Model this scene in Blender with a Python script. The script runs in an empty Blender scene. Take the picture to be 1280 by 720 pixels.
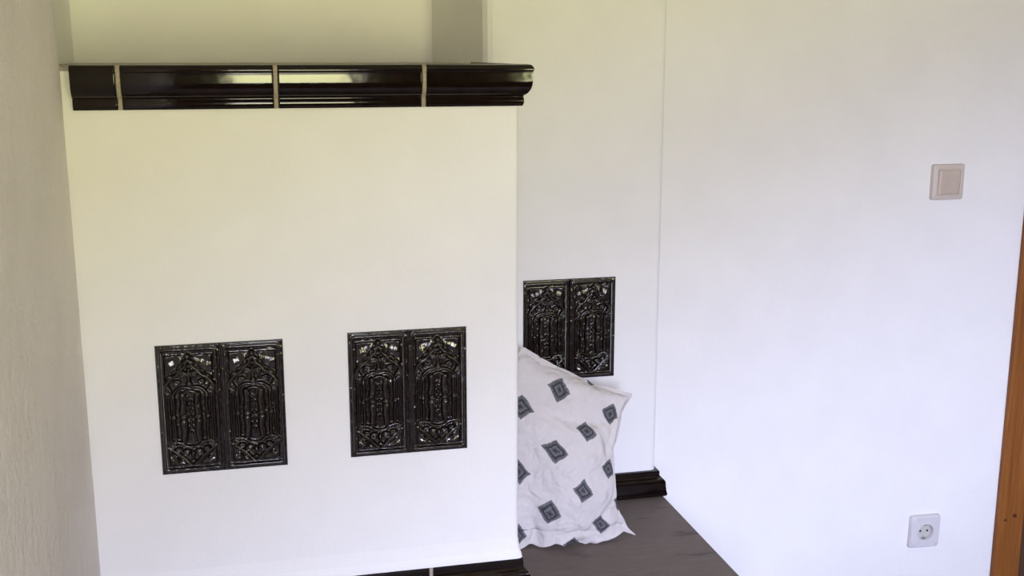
import bpy, bmesh, math
import numpy as np
from mathutils import Matrix, Vector

sc = bpy.context.scene
COL = sc.collection
EYE = 1.40                      # camera height above the floor

# ------------------------------------------------------------------ helpers
def link(name, me, mat=None, parent=None, smooth=False):
    o = bpy.data.objects.new(name, me)
    COL.objects.link(o)
    if mat is not None:
        me.materials.append(mat)
    if parent is not None:
        o.parent = parent
    if smooth:
        for p in me.polygons:
            p.use_smooth = True
    return o

def obj(name, bm, mat=None, parent=None, smooth=False):
    me = bpy.data.meshes.new(name)
    bmesh.ops.recalc_face_normals(bm, faces=bm.faces[:])
    bm.to_mesh(me)
    bm.free()
    return link(name, me, mat, parent, smooth)

def empty(name, loc=(0, 0, 0)):
    o = bpy.data.objects.new(name, None)
    o.empty_display_size = 0.05
    COL.objects.link(o)
    o.location = loc
    return o

def tag(o, label, cat, group=None):
    o['label'] = label
    o['category'] = cat
    if group:
        o['group'] = group
    return o

def struct(o):
    o['kind'] = 'structure'
    return o

def add_box(bm, a, b, bevel=0.0, seg=3):
    x0, y0, z0 = a
    x1, y1, z1 = b
    vs = [bm.verts.new(c) for c in ((x0, y0, z0), (x1, y0, z0), (x1, y1, z0), (x0, y1, z0),
                                    (x0, y0, z1), (x1, y0, z1), (x1, y1, z1), (x0, y1, z1))]
    fs = [bm.faces.new([vs[i] for i in f]) for f in ((0, 3, 2, 1), (4, 5, 6, 7), (0, 1, 5, 4),
                                                     (1, 2, 6, 5), (2, 3, 7, 6), (3, 0, 4, 7))]
    if bevel > 0:
        es = set()
        for f_ in fs:
            es.update(f_.edges)
        bmesh.ops.bevel(bm, geom=list(es), offset=bevel, segments=seg, profile=0.5, affect='EDGES')

def box(name, a, b, mat, parent=None, bevel=0.0):
    bm = bmesh.new()
    add_box(bm, a, b, bevel)
    return obj(name, bm, mat, parent)

def boxes(name, lst, mat, parent=None, bevel=0.0):
    bm = bmesh.new()
    for a, b in lst:
        add_box(bm, a, b, bevel)
    return obj(name, bm, mat, parent)

def add_cyl(bm, c, axis, r, h, n=32, r2=None):
    """closed cylinder / cone frustum from point c along axis"""
    axis = Vector(axis).normalized()
    u = axis.orthogonal().normalized()
    w = axis.cross(u)
    r2 = r if r2 is None else r2
    c = Vector(c)
    A = [bm.verts.new(c + (u * math.cos(t) + w * math.sin(t)) * r) for t in [2 * math.pi * k / n for k in range(n)]]
    B = [bm.verts.new(c + axis * h + (u * math.cos(t) + w * math.sin(t)) * r2) for t in [2 * math.pi * k / n for k in range(n)]]
    for k in range(n):
        bm.faces.new((A[k], A[(k + 1) % n], B[(k + 1) % n], B[k]))
    bm.faces.new(A[::-1])
    bm.faces.new(B)

def loft(bm, loops, caps=True):
    rows = [[bm.verts.new(p) for p in lp] for lp in loops]
    n = len(rows[0])
    for r0, r1 in zip(rows[:-1], rows[1:]):
        for k in range(n):
            bm.faces.new((r0[k], r0[(k + 1) % n], r1[(k + 1) % n], r1[k]))
    if caps:
        bm.faces.new(rows[0][::-1])
        bm.faces.new(rows[-1])

# ---------------------------------------------------------------- materials
def new_mat(name):
    m = bpy.data.materials.new(name)
    m.use_nodes = True
    nt = m.node_tree
    b = nt.nodes['Principled BSDF']
    return m, nt, b

def N(nt, t, **kw):
    n = nt.nodes.new(t)
    for k, v in kw.items():
        if k.startswith('i_'):
            key = k[2:]
            n.inputs[int(key) if key.isdigit() else key].default_value = v
        else:
            setattr(n, k, v)
    return n

def L(nt, a, b):
    nt.links.new(a, b)

def coords(nt, scale=(1, 1, 1), rot=(0, 0, 0)):
    g = N(nt, 'ShaderNodeNewGeometry')
    mp = N(nt, 'ShaderNodeMapping')
    mp.inputs['Scale'].default_value = scale
    mp.inputs['Rotation'].default_value = rot
    L(nt, g.outputs['Position'], mp.inputs['Vector'])
    return mp.outputs['Vector']

def plaster(name, col, rough_amp, fine=220.0, var=0.03):
    m, nt, b = new_mat(name)
    v = coords(nt)
    n1 = N(nt, 'ShaderNodeTexNoise', i_Scale=9.0, i_Detail=4.0)
    n2 = N(nt, 'ShaderNodeTexNoise', i_Scale=fine, i_Detail=3.0, i_Roughness=0.65)
    n3 = N(nt, 'ShaderNodeTexNoise', i_Scale=38.0, i_Detail=3.0)
    for n in (n1, n2, n3):
        L(nt, v, n.inputs['Vector'])
    ramp = N(nt, 'ShaderNodeValToRGB')
    lo = tuple(c * (1 - var) for c in col)
    ramp.color_ramp.elements[0].position = 0.35
    ramp.color_ramp.elements[1].position = 0.65
    ramp.color_ramp.elements[0].color = (*lo, 1)
    ramp.color_ramp.elements[1].color = (*col, 1)
    L(nt, n1.outputs['Fac'], ramp.inputs['Fac'])
    L(nt, ramp.outputs['Color'], b.inputs['Base Color'])
    add = N(nt, 'ShaderNodeMath', operation='ADD')
    mul = N(nt, 'ShaderNodeMath', operation='MULTIPLY', i_1=1.6)
    L(nt, n3.outputs['Fac'], mul.inputs[0])
    L(nt, n2.outputs['Fac'], add.inputs[0])
    L(nt, mul.outputs[0], add.inputs[1])
    bp = N(nt, 'ShaderNodeBump', i_Strength=rough_amp, i_Distance=0.004)
    L(nt, add.outputs[0], bp.inputs['Height'])
    L(nt, bp.outputs['Normal'], b.inputs['Normal'])
    b.inputs['Roughness'].default_value = 0.85
    b.inputs['Specular IOR Level'].default_value = 0.2
    return m

def glaze(name, rough, ior, bump, coat=0.0, bscale=45.0):
    m, nt, b = new_mat(name)
    v = coords(nt)
    n = N(nt, 'ShaderNodeTexNoise', i_Scale=60.0, i_Detail=2.0)
    L(nt, v, n.inputs['Vector'])
    r = N(nt, 'ShaderNodeValToRGB')
    r.color_ramp.elements[0].position = 0.3
    r.color_ramp.elements[0].color = (0.003, 0.0018, 0.0016, 1)
    r.color_ramp.elements[1].position = 0.75
    r.color_ramp.elements[1].color = (0.012, 0.0055, 0.004, 1)
    L(nt, n.outputs['Fac'], r.inputs['Fac'])
    L(nt, r.outputs['Color'], b.inputs['Base Color'])
    bp = N(nt, 'ShaderNodeBump', i_Strength=bump, i_Distance=0.003)
    n2 = N(nt, 'ShaderNodeTexNoise', i_Scale=bscale, i_Detail=1.0)
    L(nt, v, n2.inputs['Vector'])
    L(nt, n2.outputs['Fac'], bp.inputs['Height'])
    L(nt, bp.outputs['Normal'], b.inputs['Normal'])
    b.inputs['Roughness'].default_value = rough
    b.inputs['IOR'].default_value = ior
    b.inputs['Coat Weight'].default_value = coat
    b.inputs['Coat Roughness'].default_value = 0.10
    return m

def plain(name, col, rough=0.5, noise=0.06, scale=120.0, spec=0.5):
    m, nt, b = new_mat(name)
    v = coords(nt)
    n = N(nt, 'ShaderNodeTexNoise', i_Scale=scale, i_Detail=3.0)
    L(nt, v, n.inputs['Vector'])
    r = N(nt, 'ShaderNodeValToRGB')
    r.color_ramp.elements[0].position = 0.3
    r.color_ramp.elements[1].position = 0.7
    r.color_ramp.elements[0].color = (*[c * (1 - noise) for c in col], 1)
    r.color_ramp.elements[1].color = (*[min(1, c * (1 + noise)) for c in col], 1)
    L(nt, n.outputs['Fac'], r.inputs['Fac'])
    L(nt, r.outputs['Color'], b.inputs['Base Color'])
    b.inputs['Roughness'].default_value = rough
    b.inputs['Specular IOR Level'].default_value = spec
    return m

def wood(name, c0, c1, c2, stretch, rough, knots=0.0, ring=2.0, streak=None, spec=0.4):
    """stretch: scale vector of the grain noise (small along the grain)"""
    m, nt, b = new_mat(name)
    v = coords(nt, stretch)
    n1 = N(nt, 'ShaderNodeTexNoise', i_Scale=1.0, i_Detail=6.0, i_Roughness=0.6, i_Distortion=ring)
    L(nt, v, n1.inputs['Vector'])
    r = N(nt, 'ShaderNodeValToRGB')
    e = r.color_ramp.elements
    e[0].position = 0.28
    e[0].color = (*c0, 1)
    e[1].position = 0.72
    e[1].color = (*c2, 1)
    k = e.new(0.5)
    k.color = (*c1, 1)
    L(nt, n1.outputs['Fac'], r.inputs['Fac'])
    out = r.outputs['Color']
    if streak:
        v2 = coords(nt, streak)
        n2 = N(nt, 'ShaderNodeTexNoise', i_Scale=1.0, i_Detail=3.0, i_Roughness=0.5, i_Distortion=0.6)
        L(nt, v2, n2.inputs['Vector'])
        r2 = N(nt, 'ShaderNodeValToRGB')
        r2.color_ramp.elements[0].position = 0.60
        r2.color_ramp.elements[0].color = (1, 1, 1, 1)
        r2.color_ramp.elements[1].position = 0.74
        r2.color_ramp.elements[1].color = (0.52, 0.50, 0.50, 1)
        L(nt, n2.outputs['Fac'], r2.inputs['Fac'])
        mx = N(nt, 'ShaderNodeMix', data_type='RGBA', blend_type='MULTIPLY')
        mx.inputs['Factor'].default_value = 1.0
        L(nt, out, mx.inputs['A'])
        L(nt, r2.outputs['Color'], mx.inputs['B'])
        out = mx.outputs['Result']
    L(nt, out, b.inputs['Base Color'])
    bp = N(nt, 'ShaderNodeBump', i_Strength=0.12, i_Distance=0.002)
    L(nt, n1.outputs['Fac'], bp.inputs['Height'])
    L(nt, bp.outputs['Normal'], b.inputs['Normal'])
    b.inputs['Roughness'].default_value = rough
    b.inputs['Specular IOR Level'].default_value = spec
    return m

def fabric():
    m, nt, b = new_mat('printed_cotton')
    tc = N(nt, 'ShaderNodeTexCoord')
    sp = N(nt, 'ShaderNodeSeparateXYZ')
    wob = N(nt, 'ShaderNodeTexNoise', i_Scale=3.0, i_Detail=2.0)
    L(nt, tc.outputs['UV'], wob.inputs['Vector'])
    wsub = N(nt, 'ShaderNodeVectorMath', operation='MULTIPLY_ADD')
    wsub.inputs[1].default_value = (0.14, 0.14, 0.0)
    L(nt, wob.outputs['Color'], wsub.inputs[0])
    L(nt, tc.outputs['UV'], wsub.inputs[2])
    L(nt, wsub.outputs[0], sp.inputs[0])
    def cell(sock):
        a = N(nt, 'ShaderNodeMath', operation='ADD', i_1=50.43)
        f_ = N(nt, 'ShaderNodeMath', operation='FRACT')
        s = N(nt, 'ShaderNodeMath', operation='SUBTRACT', i_1=0.5)
        ab = N(nt, 'ShaderNodeMath', operation='ABSOLUTE')
        L(nt, sock, a.inputs[0]); L(nt, a.outputs[0], f_.inputs[0])
        L(nt, f_.outputs[0], s.inputs[0]); L(nt, s.outputs[0], ab.inputs[0])
        return ab.outputs[0]
    dx, dy = cell(sp.outputs['X']), cell(sp.outputs['Y'])
    mx = N(nt, 'ShaderNodeMath', operation='MAXIMUM')
    L(nt, dx, mx.inputs[0]); L(nt, dy, mx.inputs[1])
    d = mx.outputs[0]
    mask = N(nt, 'ShaderNodeMapRange')
    mask.inputs['From Min'].default_value = 0.200
    mask.inputs['From Max'].default_value = 0.188
    L(nt, d, mask.inputs['Value'])
    rg = N(nt, 'ShaderNodeMath', operation='MULTIPLY', i_1=10.5)
    fr = N(nt, 'ShaderNodeMath', operation='FRACT')
    L(nt, d, rg.inputs[0]); L(nt, rg.outputs[0], fr.inputs[0])
    hat = N(nt, 'ShaderNodeTexNoise', i_Scale=26.0, i_Detail=2.0)
    L(nt, tc.outputs['UV'], hat.inputs['Vector'])
    am = N(nt, 'ShaderNodeMath', operation='MULTIPLY')
    L(nt, fr.outputs[0], am.inputs[0]); L(nt, hat.outputs['Fac'], am.inputs[1])
    rr = N(nt, 'ShaderNodeValToRGB')
    rr.color_ramp.elements[0].position = 0.12
    rr.color_ramp.elements[0].color = (0.045, 0.045, 0.050, 1)
    rr.color_ramp.elements[1].position = 0.50
    rr.color_ramp.elements[1].color = (0.17, 0.17, 0.185, 1)
    L(nt, am.outputs[0], rr.inputs['Fac'])
    mix = N(nt, 'ShaderNodeMix', data_type='RGBA')
    mix.inputs['A'].default_value = (0.60, 0.565, 0.56, 1)
    L(nt, mask.outputs['Result'], mix.inputs['Factor'])
    L(nt, rr.outputs['Color'], mix.inputs['B'])
    L(nt, mix.outputs['Result'], b.inputs['Base Color'])
    v = coords(nt)
    n1 = N(nt, 'ShaderNodeTexNoise', i_Scale=24.0, i_Detail=3.0, i_Distortion=1.2)
    L(nt, v, n1.inputs['Vector'])
    n2 = N(nt, 'ShaderNodeTexNoise', i_Scale=600.0, i_Detail=1.0)
    L(nt, v, n2.inputs['Vector'])
    bp = N(nt, 'ShaderNodeBump', i_Strength=0.6, i_Distance=0.014)
    L(nt, n1.outputs['Fac'], bp.inputs['Height'])
    bp2 = N(nt, 'ShaderNodeBump', i_Strength=0.15, i_Distance=0.001)
    L(nt, n2.outputs['Fac'], bp2.inputs['Height'])
    L(nt, bp.outputs['Normal'], bp2.inputs['Normal'])
    L(nt, bp2.outputs['Normal'], b.inputs['Normal'])
    b.inputs['Roughness'].default_value = 0.9
    b.inputs['Specular IOR Level'].default_value = 0.15
    return m

WHITE = plaster('white_lime_plaster', (0.82, 0.813, 0.805), 0.10)
ROUGHP = plaster('coarse_beige_plaster', (0.83, 0.785, 0.76), 1.0, fine=150.0, var=0.05)
CEIL = plaster('ceiling_plaster', (0.78, 0.77, 0.75), 0.1)
GLAZE = glaze('dark_brown_glaze', 0.07, 1.40, 0.04)
RGLAZE = glaze('worn_relief_glaze', 0.17, 1.50, 0.75, 0.65, 100.0)
GROUT = plain('beige_grout', (0.36, 0.31, 0.25), 0.9, 0.15, 300.0, 0.2)
MORTAR = plain('grey_mortar', (0.36, 0.33, 0.29), 0.95, 0.12, 90.0, 0.1)
BENCHW = wood('grey_brown_wood', (0.115, 0.090, 0.078), (0.135, 0.106, 0.092), (0.155, 0.124, 0.108),
              (14.0, 90.0, 20.0), 0.6, streak=(9.0, 42.0, 9.0))
PINE = wood('varnished_pine', (0.16, 0.050, 0.010), (0.23, 0.080, 0.016), (0.30, 0.115, 0.026),
            (60.0, 60.0, 3.0), 0.5, ring=1.2, spec=0.25)
KNOT = plain('pine_knot', (0.075, 0.022, 0.008), 0.4, 0.2, 200.0)
PANEL = wood('unseen_dark_boards', (0.06, 0.035, 0.022), (0.09, 0.055, 0.034), (0.13, 0.08, 0.05),
             (30.0, 30.0, 2.0), 0.55)  # panelling invented for the unseen window wall, dark to cut bounce and glaze reflections
FLOORW = wood('floor_boards', (0.12, 0.09, 0.07), (0.16, 0.12, 0.095), (0.20, 0.155, 0.12),
              (40.0, 3.0, 10.0), 0.5)
DARKWOOD = wood('dark_door_wood', (0.055, 0.028, 0.016), (0.08, 0.04, 0.022), (0.10, 0.055, 0.03),
                (60.0, 60.0, 3.0), 0.45)
SWITCHP = plain('aged_cream_plastic', (0.56, 0.50, 0.455), 0.4, 0.03, 60.0)
ROCKERP = plain('tan_cream_plastic', (0.50, 0.42, 0.36), 0.4, 0.03, 60.0)
SOCKETP = plain('pale_grey_plastic', (0.62, 0.60, 0.62), 0.35, 0.03, 60.0)
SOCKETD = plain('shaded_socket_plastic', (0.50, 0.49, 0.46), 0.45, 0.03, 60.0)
METAL = plain('contact_metal', (0.45, 0.43, 0.40), 0.3, 0.05, 80.0)
METAL.node_tree.nodes['Principled BSDF'].inputs['Metallic'].default_value = 1.0
HOLE = plain('dark_pin_hole', (0.02, 0.02, 0.02), 0.8, 0.1, 80.0)
FABRIC = fabric()
FRAMEW = plain('white_window_paint', (0.75, 0.74, 0.70), 0.4, 0.03, 40.0)

# -------------------------------------------------------------- dimensions
XL = -0.266                     # face of the near left wall
XN = -0.335                     # left side of the alcove over the stove
YF = 1.836                      # front face of the stove block
XB = 0.448                      # right side of the stove block
ZT = 1.380                      # top of the stove block
YR = 2.230                      # front face of the tall flue column
XR0, XR1 = 0.484, 0.859
YN = 2.50                       # back of the alcove over the stove
XNR = 0.412                     # where its splayed right side meets the back
YB = 2.260                      # right-hand back wall
ZB = 0.431                      # bench top
ZC = 2.45
YW = -1.00                      # window wall, inner face
XE = 3.30
WT_ = 0.34                      # thickness of the window wall

# ------------------------------------------------------------ room shell
struct(box('floor', (-0.9, YW - 0.6, -0.1), (XE + 0.2, 3.2, 0.0), FLOORW))
struct(box('ceiling', (-0.9, YW - 0.6, ZC), (XE + 0.2, 3.2, ZC + 0.1), CEIL))

def wall_left():
    bm = bmesh.new()
    r = 0.012
    fp = [(-0.75, YW - 0.6), (XL, YW - 0.6)]
    for k in range(7):
        t = k / 6 * math.pi / 2
        fp.append((XL - r + r * math.cos(t), YF - 0.001 - r + r * math.sin(t)))
    fp.append((-0.75, YF - 0.001))
    loft(bm, [[(x, y, z) for x, y in fp] for z in (0.0, ZC)])
    return obj('wall_left', bm, ROUGHP)
struct(wall_left())
struct(box('wall_alcove_left', (-0.75, YF, 0.0), (XN, YN + 0.2, ZC), WHITE))
struct(box('wall_alcove_back', (XN, YN, 0.0), (XR1, YN + 0.2, ZC), WHITE))
DX0, DX1, DZ = 1.819, 2.63, 2.02
struct(boxes('wall_back', [((XR1, YB, 0.0), (DX0, YB + 0.25, ZC)),
                           ((DX0, YB, DZ), (DX1, YB + 0.25, ZC)),
                           ((DX1, YB, 0.0), (XE + 0.2, YB + 0.25, ZC))], WHITE))
struct(box('wall_right', (XE, YW - 0.6, 0.0), (XE + 0.2, YB, ZC), WHITE))
WZ0, WZ1 = 0.80, 1.90
WINDOWS = ((-0.09, 0.50), (1.17, 1.72))             # x ranges of the two windows behind the camera
xcuts = [XL] + [x for wr in WINDOWS for x in wr] + [XE]
cuts = [((XL, YW - WT_, 0.0), (XE, YW, WZ0)), ((XL, YW - WT_, WZ1), (XE, YW, ZC))]
for k in range(0, len(xcuts), 2):
    cuts.append(((xcuts[k], YW - WT_, WZ0), (xcuts[k + 1], YW, WZ1)))
struct(boxes('wall_front', cuts, PANEL))

# windows in the wall behind the camera (seen only as reflections)
mg, nt, b = new_mat('window_glass')
nt.nodes.remove(b)
tr = N(nt, 'ShaderNodeBsdfTransparent')
gl = N(nt, 'ShaderNodeBsdfGlossy', i_Roughness=0.02)
mxs = N(nt, 'ShaderNodeMixShader', i_Fac=0.06)
L(nt, tr.outputs[0], mxs.inputs[1]); L(nt, gl.outputs[0], mxs.inputs[2])
L(nt, mxs.outputs[0], nt.nodes['Material Output'].inputs['Surface'])
for k, (wx0, wx1) in enumerate(WINDOWS):
    win = struct(empty('window_%d' % (k + 1), ((wx0 + wx1) / 2, YW - WT_ + 0.05, WZ0)))
    bm = bmesh.new()
    fw = 0.045
    hw, hh = (wx1 - wx0) / 2, WZ1 - WZ0
    add_box(bm, (-hw, -0.03, 0), (-hw + fw, 0.02, hh), 0.004)
    add_box(bm, (hw - fw, -0.03, 0), (hw, 0.02, hh), 0.004)
    add_box(bm, (-hw + fw, -0.03, 0), (hw - fw, 0.02, fw), 0.004)
    add_box(bm, (-hw + fw, -0.03, hh - fw), (hw - fw, 0.02, hh), 0.004)
    obj('window_frame', bm, FRAMEW, win)
    box('window_pane', (-hw + fw, -0.008, fw), (hw - fw, -0.004, hh - fw), mg, win)
    box('window_sill', (-hw + 0.001, 0.021, 0.0005), (hw - 0.001, WT_ - 0.02, 0.022), FRAMEW, win, 0.004)

# pine door at the right end of the back wall
door = struct(empty('door_1', ((DX0 + DX1) / 2, YB, 0.0)))
ox = (DX0 + DX1) / 2
bm = bmesh.new()
cw = 0.062
ct = 0.014
xa = 1.769
add_box(bm, (xa - ox, -ct, 0.0), (xa + 0.074 - ox, -0.0005, DZ + 0.06), 0.003)
add_box(bm, (DX1 - 0.02 - ox, -ct, 0.0), (DX1 + 0.055 - ox, -0.0005, DZ + 0.06), 0.003)
add_box(bm, (xa + 0.074 - ox, -ct, DZ - 0.014), (DX1 - 0.02 - ox, -0.0005, DZ + 0.06), 0.003)
add_box(bm, (DX0 - ox, 0.0, 0.0), (DX0 + 0.02 - ox, 0.25, DZ), 0.002)
add_box(bm, (DX1 - 0.02 - ox, 0.0, 0.0), (DX1 - ox, 0.25, DZ), 0.002)
add_box(bm, (DX0 + 0.02 - ox, 0.0, DZ - 0.02), (DX1 - 0.02 - ox, 0.25, DZ), 0.002)
obj('door_frame', bm, PINE, door)
bm = bmesh.new()
for kx, kz, rx, rz in ((1.790, 0.268, 0.0045, 0.0035), (1.816, 0.277, 0.006, 0.005), (1.805, 0.95, 0.005, 0.006)):
    c = [(kx - ox + rx * math.cos(t), -ct - 0.0006, kz + rz * math.sin(t)) for t in [2 * math.pi * k / 14 for k in range(14)]]
    loft(bm, [[(x, y + 0.0016, z) for x, y, z in c], c])
obj('knot', bm, KNOT, door)
leaf = box('door_leaf', (DX0 + 0.022 - ox, 0.12, 0.005), (DX1 - 0.022 - ox, 0.16, DZ - 0.022), DARKWOOD, door, 0.003)
bm = bmesh.new()
for z0, z1 in ((0.18, 0.92), (1.08, 1.86)):
    add_box(bm, (DX0 + 0.14 - ox, 0.112, z0), (DX1 - 0.14 - ox, 0.121, z1), 0.004)
obj('door_panel', bm, DARKWOOD, leaf)
bm = bmesh.new()
add_cyl(bm, (DX1 - 0.085 - ox, 0.12, 1.03), (0, -1, 0), 0.009, 0.05, 20)
add_box(bm, (DX1 - 0.20 - ox, 0.062, 1.022), (DX1 - 0.076 - ox, 0.076, 1.040), 0.005)
obj('door_handle', bm, METAL, leaf)

# ------------------------------------------------------------------ the stove
stove = tag(empty('tiled_stove', (0.1, YF, 0.0)),
            'white plastered masonry stove with dark brown glazed cornice and relief tile pairs', 'stove')
SO = Vector((0.1, YF, 0.0))
def sp(o):
    """parent to the stove, keeping world placement"""
    o.parent = stove
    o.matrix_parent_inverse = Matrix.Translation(-SO)
    return o

def stove_body():
    bm = bmesh.new()
    r = 0.009
    def fp(d):
        f_ = [(XN + 0.001, YN - 0.001), (XN + 0.001, YF), (XL - 0.012, YF), (XL + 0.02, YF - d)]
        cx_, cy_ = XB + d - r, YF - d + r
        for k in range(7):
            t = -math.pi / 2 + k / 6 * math.pi / 2
            f_.append((cx_ + r * math.cos(t), cy_ + r * math.sin(t)))
        f_ += [(XB + d, YR - 0.001), (XB + d + 0.004, YR - 0.001), (XNR - 0.001, YN - 0.001)]
        return f_
    rows = [(0.0, 0.0), (0.500, 0.0), (0.506, 0.007), (0.512, 0.006), (0.522, 0.003), (0.545, 0.0), (ZT - 0.006, 0.0)]
    loft(bm, [[(x, y, z) for x, y in fp(d)] for z, d in rows])
    return obj('stove_body', bm, WHITE)
sp(stove_body())

def flue():
    bm = bmesh.new()
    r = 0.012
    f_ = [(XNR, YN), (XR0 - 0.012, YR + 0.0155), (XR0 - 0.004, YR + 0.0045), (XR0 + 0.006, YR)]
    for k in range(7):
        t = 1.5 * math.pi + k / 6 * math.pi / 2
        f_.append((XR1 - r + r * math.cos(t), YR + r + r * math.sin(t)))
    f_ += [(XR1, YN)]
    loft(bm, [[(x, y, z) for x, y in f_] for z in (0.0, ZC)])
    return obj('flue_column', bm, WHITE)
sp(flue())

bm = bmesh.new()
loft(bm, [[(x, y, z) for x, y in ((XN + 0.002, YF + 0.001), (XB, YF + 0.001), (XB, YR - 0.002), (XR0 - 0.004, YR - 0.002), (XNR - 0.002, YN - 0.002), (XN + 0.002, YN - 0.002))]
          for z in (ZT - 0.006, ZT + 0.001)])
sp(obj('mortar_top', bm, MORTAR))

def smooth_profile(pts, n=5):
    """Catmull-Rom refinement of an open profile"""
    P = [Vector(p) for p in pts]
    P = [P[0] * 2 - P[1]] + P + [P[-1] * 2 - P[-2]]
    out = []
    for i in range(1, len(P) - 2):
        for k in range(n):
            t = k / n
            out.append(0.5 * ((2 * P[i]) + (P[i + 1] - P[i - 1]) * t + (2 * P[i - 1] - 5 * P[i] + 4 * P[i + 1] - P[i + 2]) * t * t
                              + (3 * P[i] - P[i - 1] - 3 * P[i + 1] + P[i + 2]) * t ** 3))
    out.append(P[-2])
    return [(v[0], v[1]) for v in out]

# (protrusion, height) profiles, top to bottom
CORNICE = [(-0.004, 1.3835), (0.010, 1.3835)] + smooth_profile([(0.0165, 1.382), (0.0200, 1.3775), (0.0205, 1.3735), (0.0190, 1.371),
          (0.0191, 1.368), (0.01895, 1.360), (0.0184, 1.352), (0.0165, 1.344), (0.0128, 1.3375), (0.0085, 1.3335), (0.0060, 1.3315),
          (0.0062, 1.328), (0.0068, 1.323), (0.0060, 1.318)], 4) + [(0.004, 1.3150), (-0.004, 1.3150)]
def base_profile(z0, z1):
    h = z1 - z0
    return [(-0.004, z1), (0.004, z1)] + smooth_profile([(0.0065, z1 - 0.001), (0.0070, z1 - 0.08 * h), (0.0070, z1 - 0.20 * h), (0.0100, z1 - 0.27 * h),
            (0.0150, z1 - 0.33 * h), (0.0178, z1 - 0.42 * h), (0.0186, z1 - 0.60 * h), (0.0200, z1 - 0.80 * h), (0.0215, z1 - 0.90 * h), (0.0200, z0 + 0.03 * h)], 4) + [(0.018, z0), (-0.004, z0)]

def run_x(name, prof, x0, x1, yface, mat, crown=0.0):
    bm = bmesh.new()
    inset = 0.0012
    loops = []
    for x, s in ((x0, 0), (x0 + inset, 1), (x0 + 2.2 * inset, 1), (x1 - 2.2 * inset, 1), (x1 - inset, 1), (x1, 0)):
        loops.append([(x, yface - (p if s else p - 0.0012 if p > 0 else p), z) for p, z in prof])
    loft(bm, loops)
    return obj(name, bm, mat)

def run_corner(name, prof, x0, xc, yface, yend, mat):
    bm = bmesh.new()
    loops = [[(x0, yface - p, z) for p, z in prof],
             [(xc + p, yface - p, z) for p, z in prof],
             [(xc + p, yend, z) for p, z in prof]]
    loft(bm, loops)
    return obj(name, bm, mat)

def run_y(name, prof, xc, y0, y1, mat):
    bm = bmesh.new()
    loft(bm, [[(xc + p, y, z) for p, z in prof] for y in (y0, y1)])
    return obj(name, bm, mat)

def smooth_sharp(o, ang=0.9):
    for p in o.data.polygons:
        p.use_smooth = True
    bm = bmesh.new(); bm.from_mesh(o.data)
    for e in bm.edges:
        if len(e.link_faces) == 2 and e.calc_face_angle(0) > ang:
            e.smooth = False
    bm.to_mesh(o.data); bm.free()
    return o

GP = [(p - 0.0008 if p > 0 else p, z) for p, z in CORNICE]
XJ = (-0.1835, 0.051, 0.2865)
G = 0.0035
for x0, x1 in ((-0.2525, XJ[0] - G), (XJ[0] + G, XJ[1] - G), (XJ[1] + G, XJ[2] - G)):
    sp(smooth_sharp(run_x('cornice_tile', CORNICE, x0, x1, YF, GLAZE)))
sp(smooth_sharp(run_corner('cornice_tile', CORNICE, XJ[2] + G, XB, YF, YF + 0.15, GLAZE)))
sp(smooth_sharp(run_y('cornice_tile', CORNICE, XB, YF + 0.157, YR - 0.001, GLAZE)))
for x in XJ:
    sp(smooth_sharp(run_x('grout_joint', GP, x - G, x + G, YF, GROUT)))
sp(smooth_sharp(run_y('grout_joint', GP, XB, YF + 0.15, YF + 0.157, GROUT)))

# base moulding just above the bench
BF = base_profile(ZB + 0.001, 0.506)
BR = base_profile(ZB + 0.001, 0.489)
BG = [(p - 0.0008 if p > 0 else p, z) for p, z in BF]
for x0, x1 in ((-0.262, XJ[0] - G), (XJ[0] + G, XJ[1] - G), (XJ[1] + G, XJ[2] - G)):
    sp(smooth_sharp(run_x('base_moulding', BF, x0, x1, YF, GLAZE)))
sp(smooth_sharp(run_corner('base_moulding', BF, XJ[2] + G, XB, YF, YF + 0.10, GLAZE)))
for x in XJ:
    sp(smooth_sharp(run_x('grout_joint', BG, x - G, x + G, YF, GROUT)))
sp(smooth_sharp(run_corner('base_moulding', BR, XB + 0.025, XR1, YR, YB - 0.001, GLAZE)))

# ---------------------------------------------------- ornamental relief tiles
TW, TH = 0.1015, 0.220          # one tile

def polyd(X, Y, pts):
    """distance to polyline and running parameter"""
    best = np.full(X.shape, 1e9)
    par = np.zeros(X.shape)
    n = len(pts) - 1
    for i in range(n):
        ax, ay = pts[i]; bx, by = pts[i + 1]
        dx, dy = bx - ax, by - ay
        l2 = dx * dx + dy * dy + 1e-9
        t = np.clip(((X - ax) * dx + (Y - ay) * dy) / l2, 0, 1)
        d = np.hypot(X - ax - t * dx, Y - ay - t * dy)
        m = d < best
        best = np.where(m, d, best)
        par = np.where(m, (i + t) / n, par)
    return best, par

def crom(pts, n=6):
    return smooth_profile(pts, n)

def spiral(cx, cy, r0, r1, a0, turns, n=26):
    return [(cx + (r0 + (r1 - r0) * k / n) * math.cos(a0 + turns * 2 * math.pi * k / n),
             cy + (r0 + (r1 - r0) * k / n) * math.sin(a0 + turns * 2 * math.pi * k / n)) for k in range(n + 1)]

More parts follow.
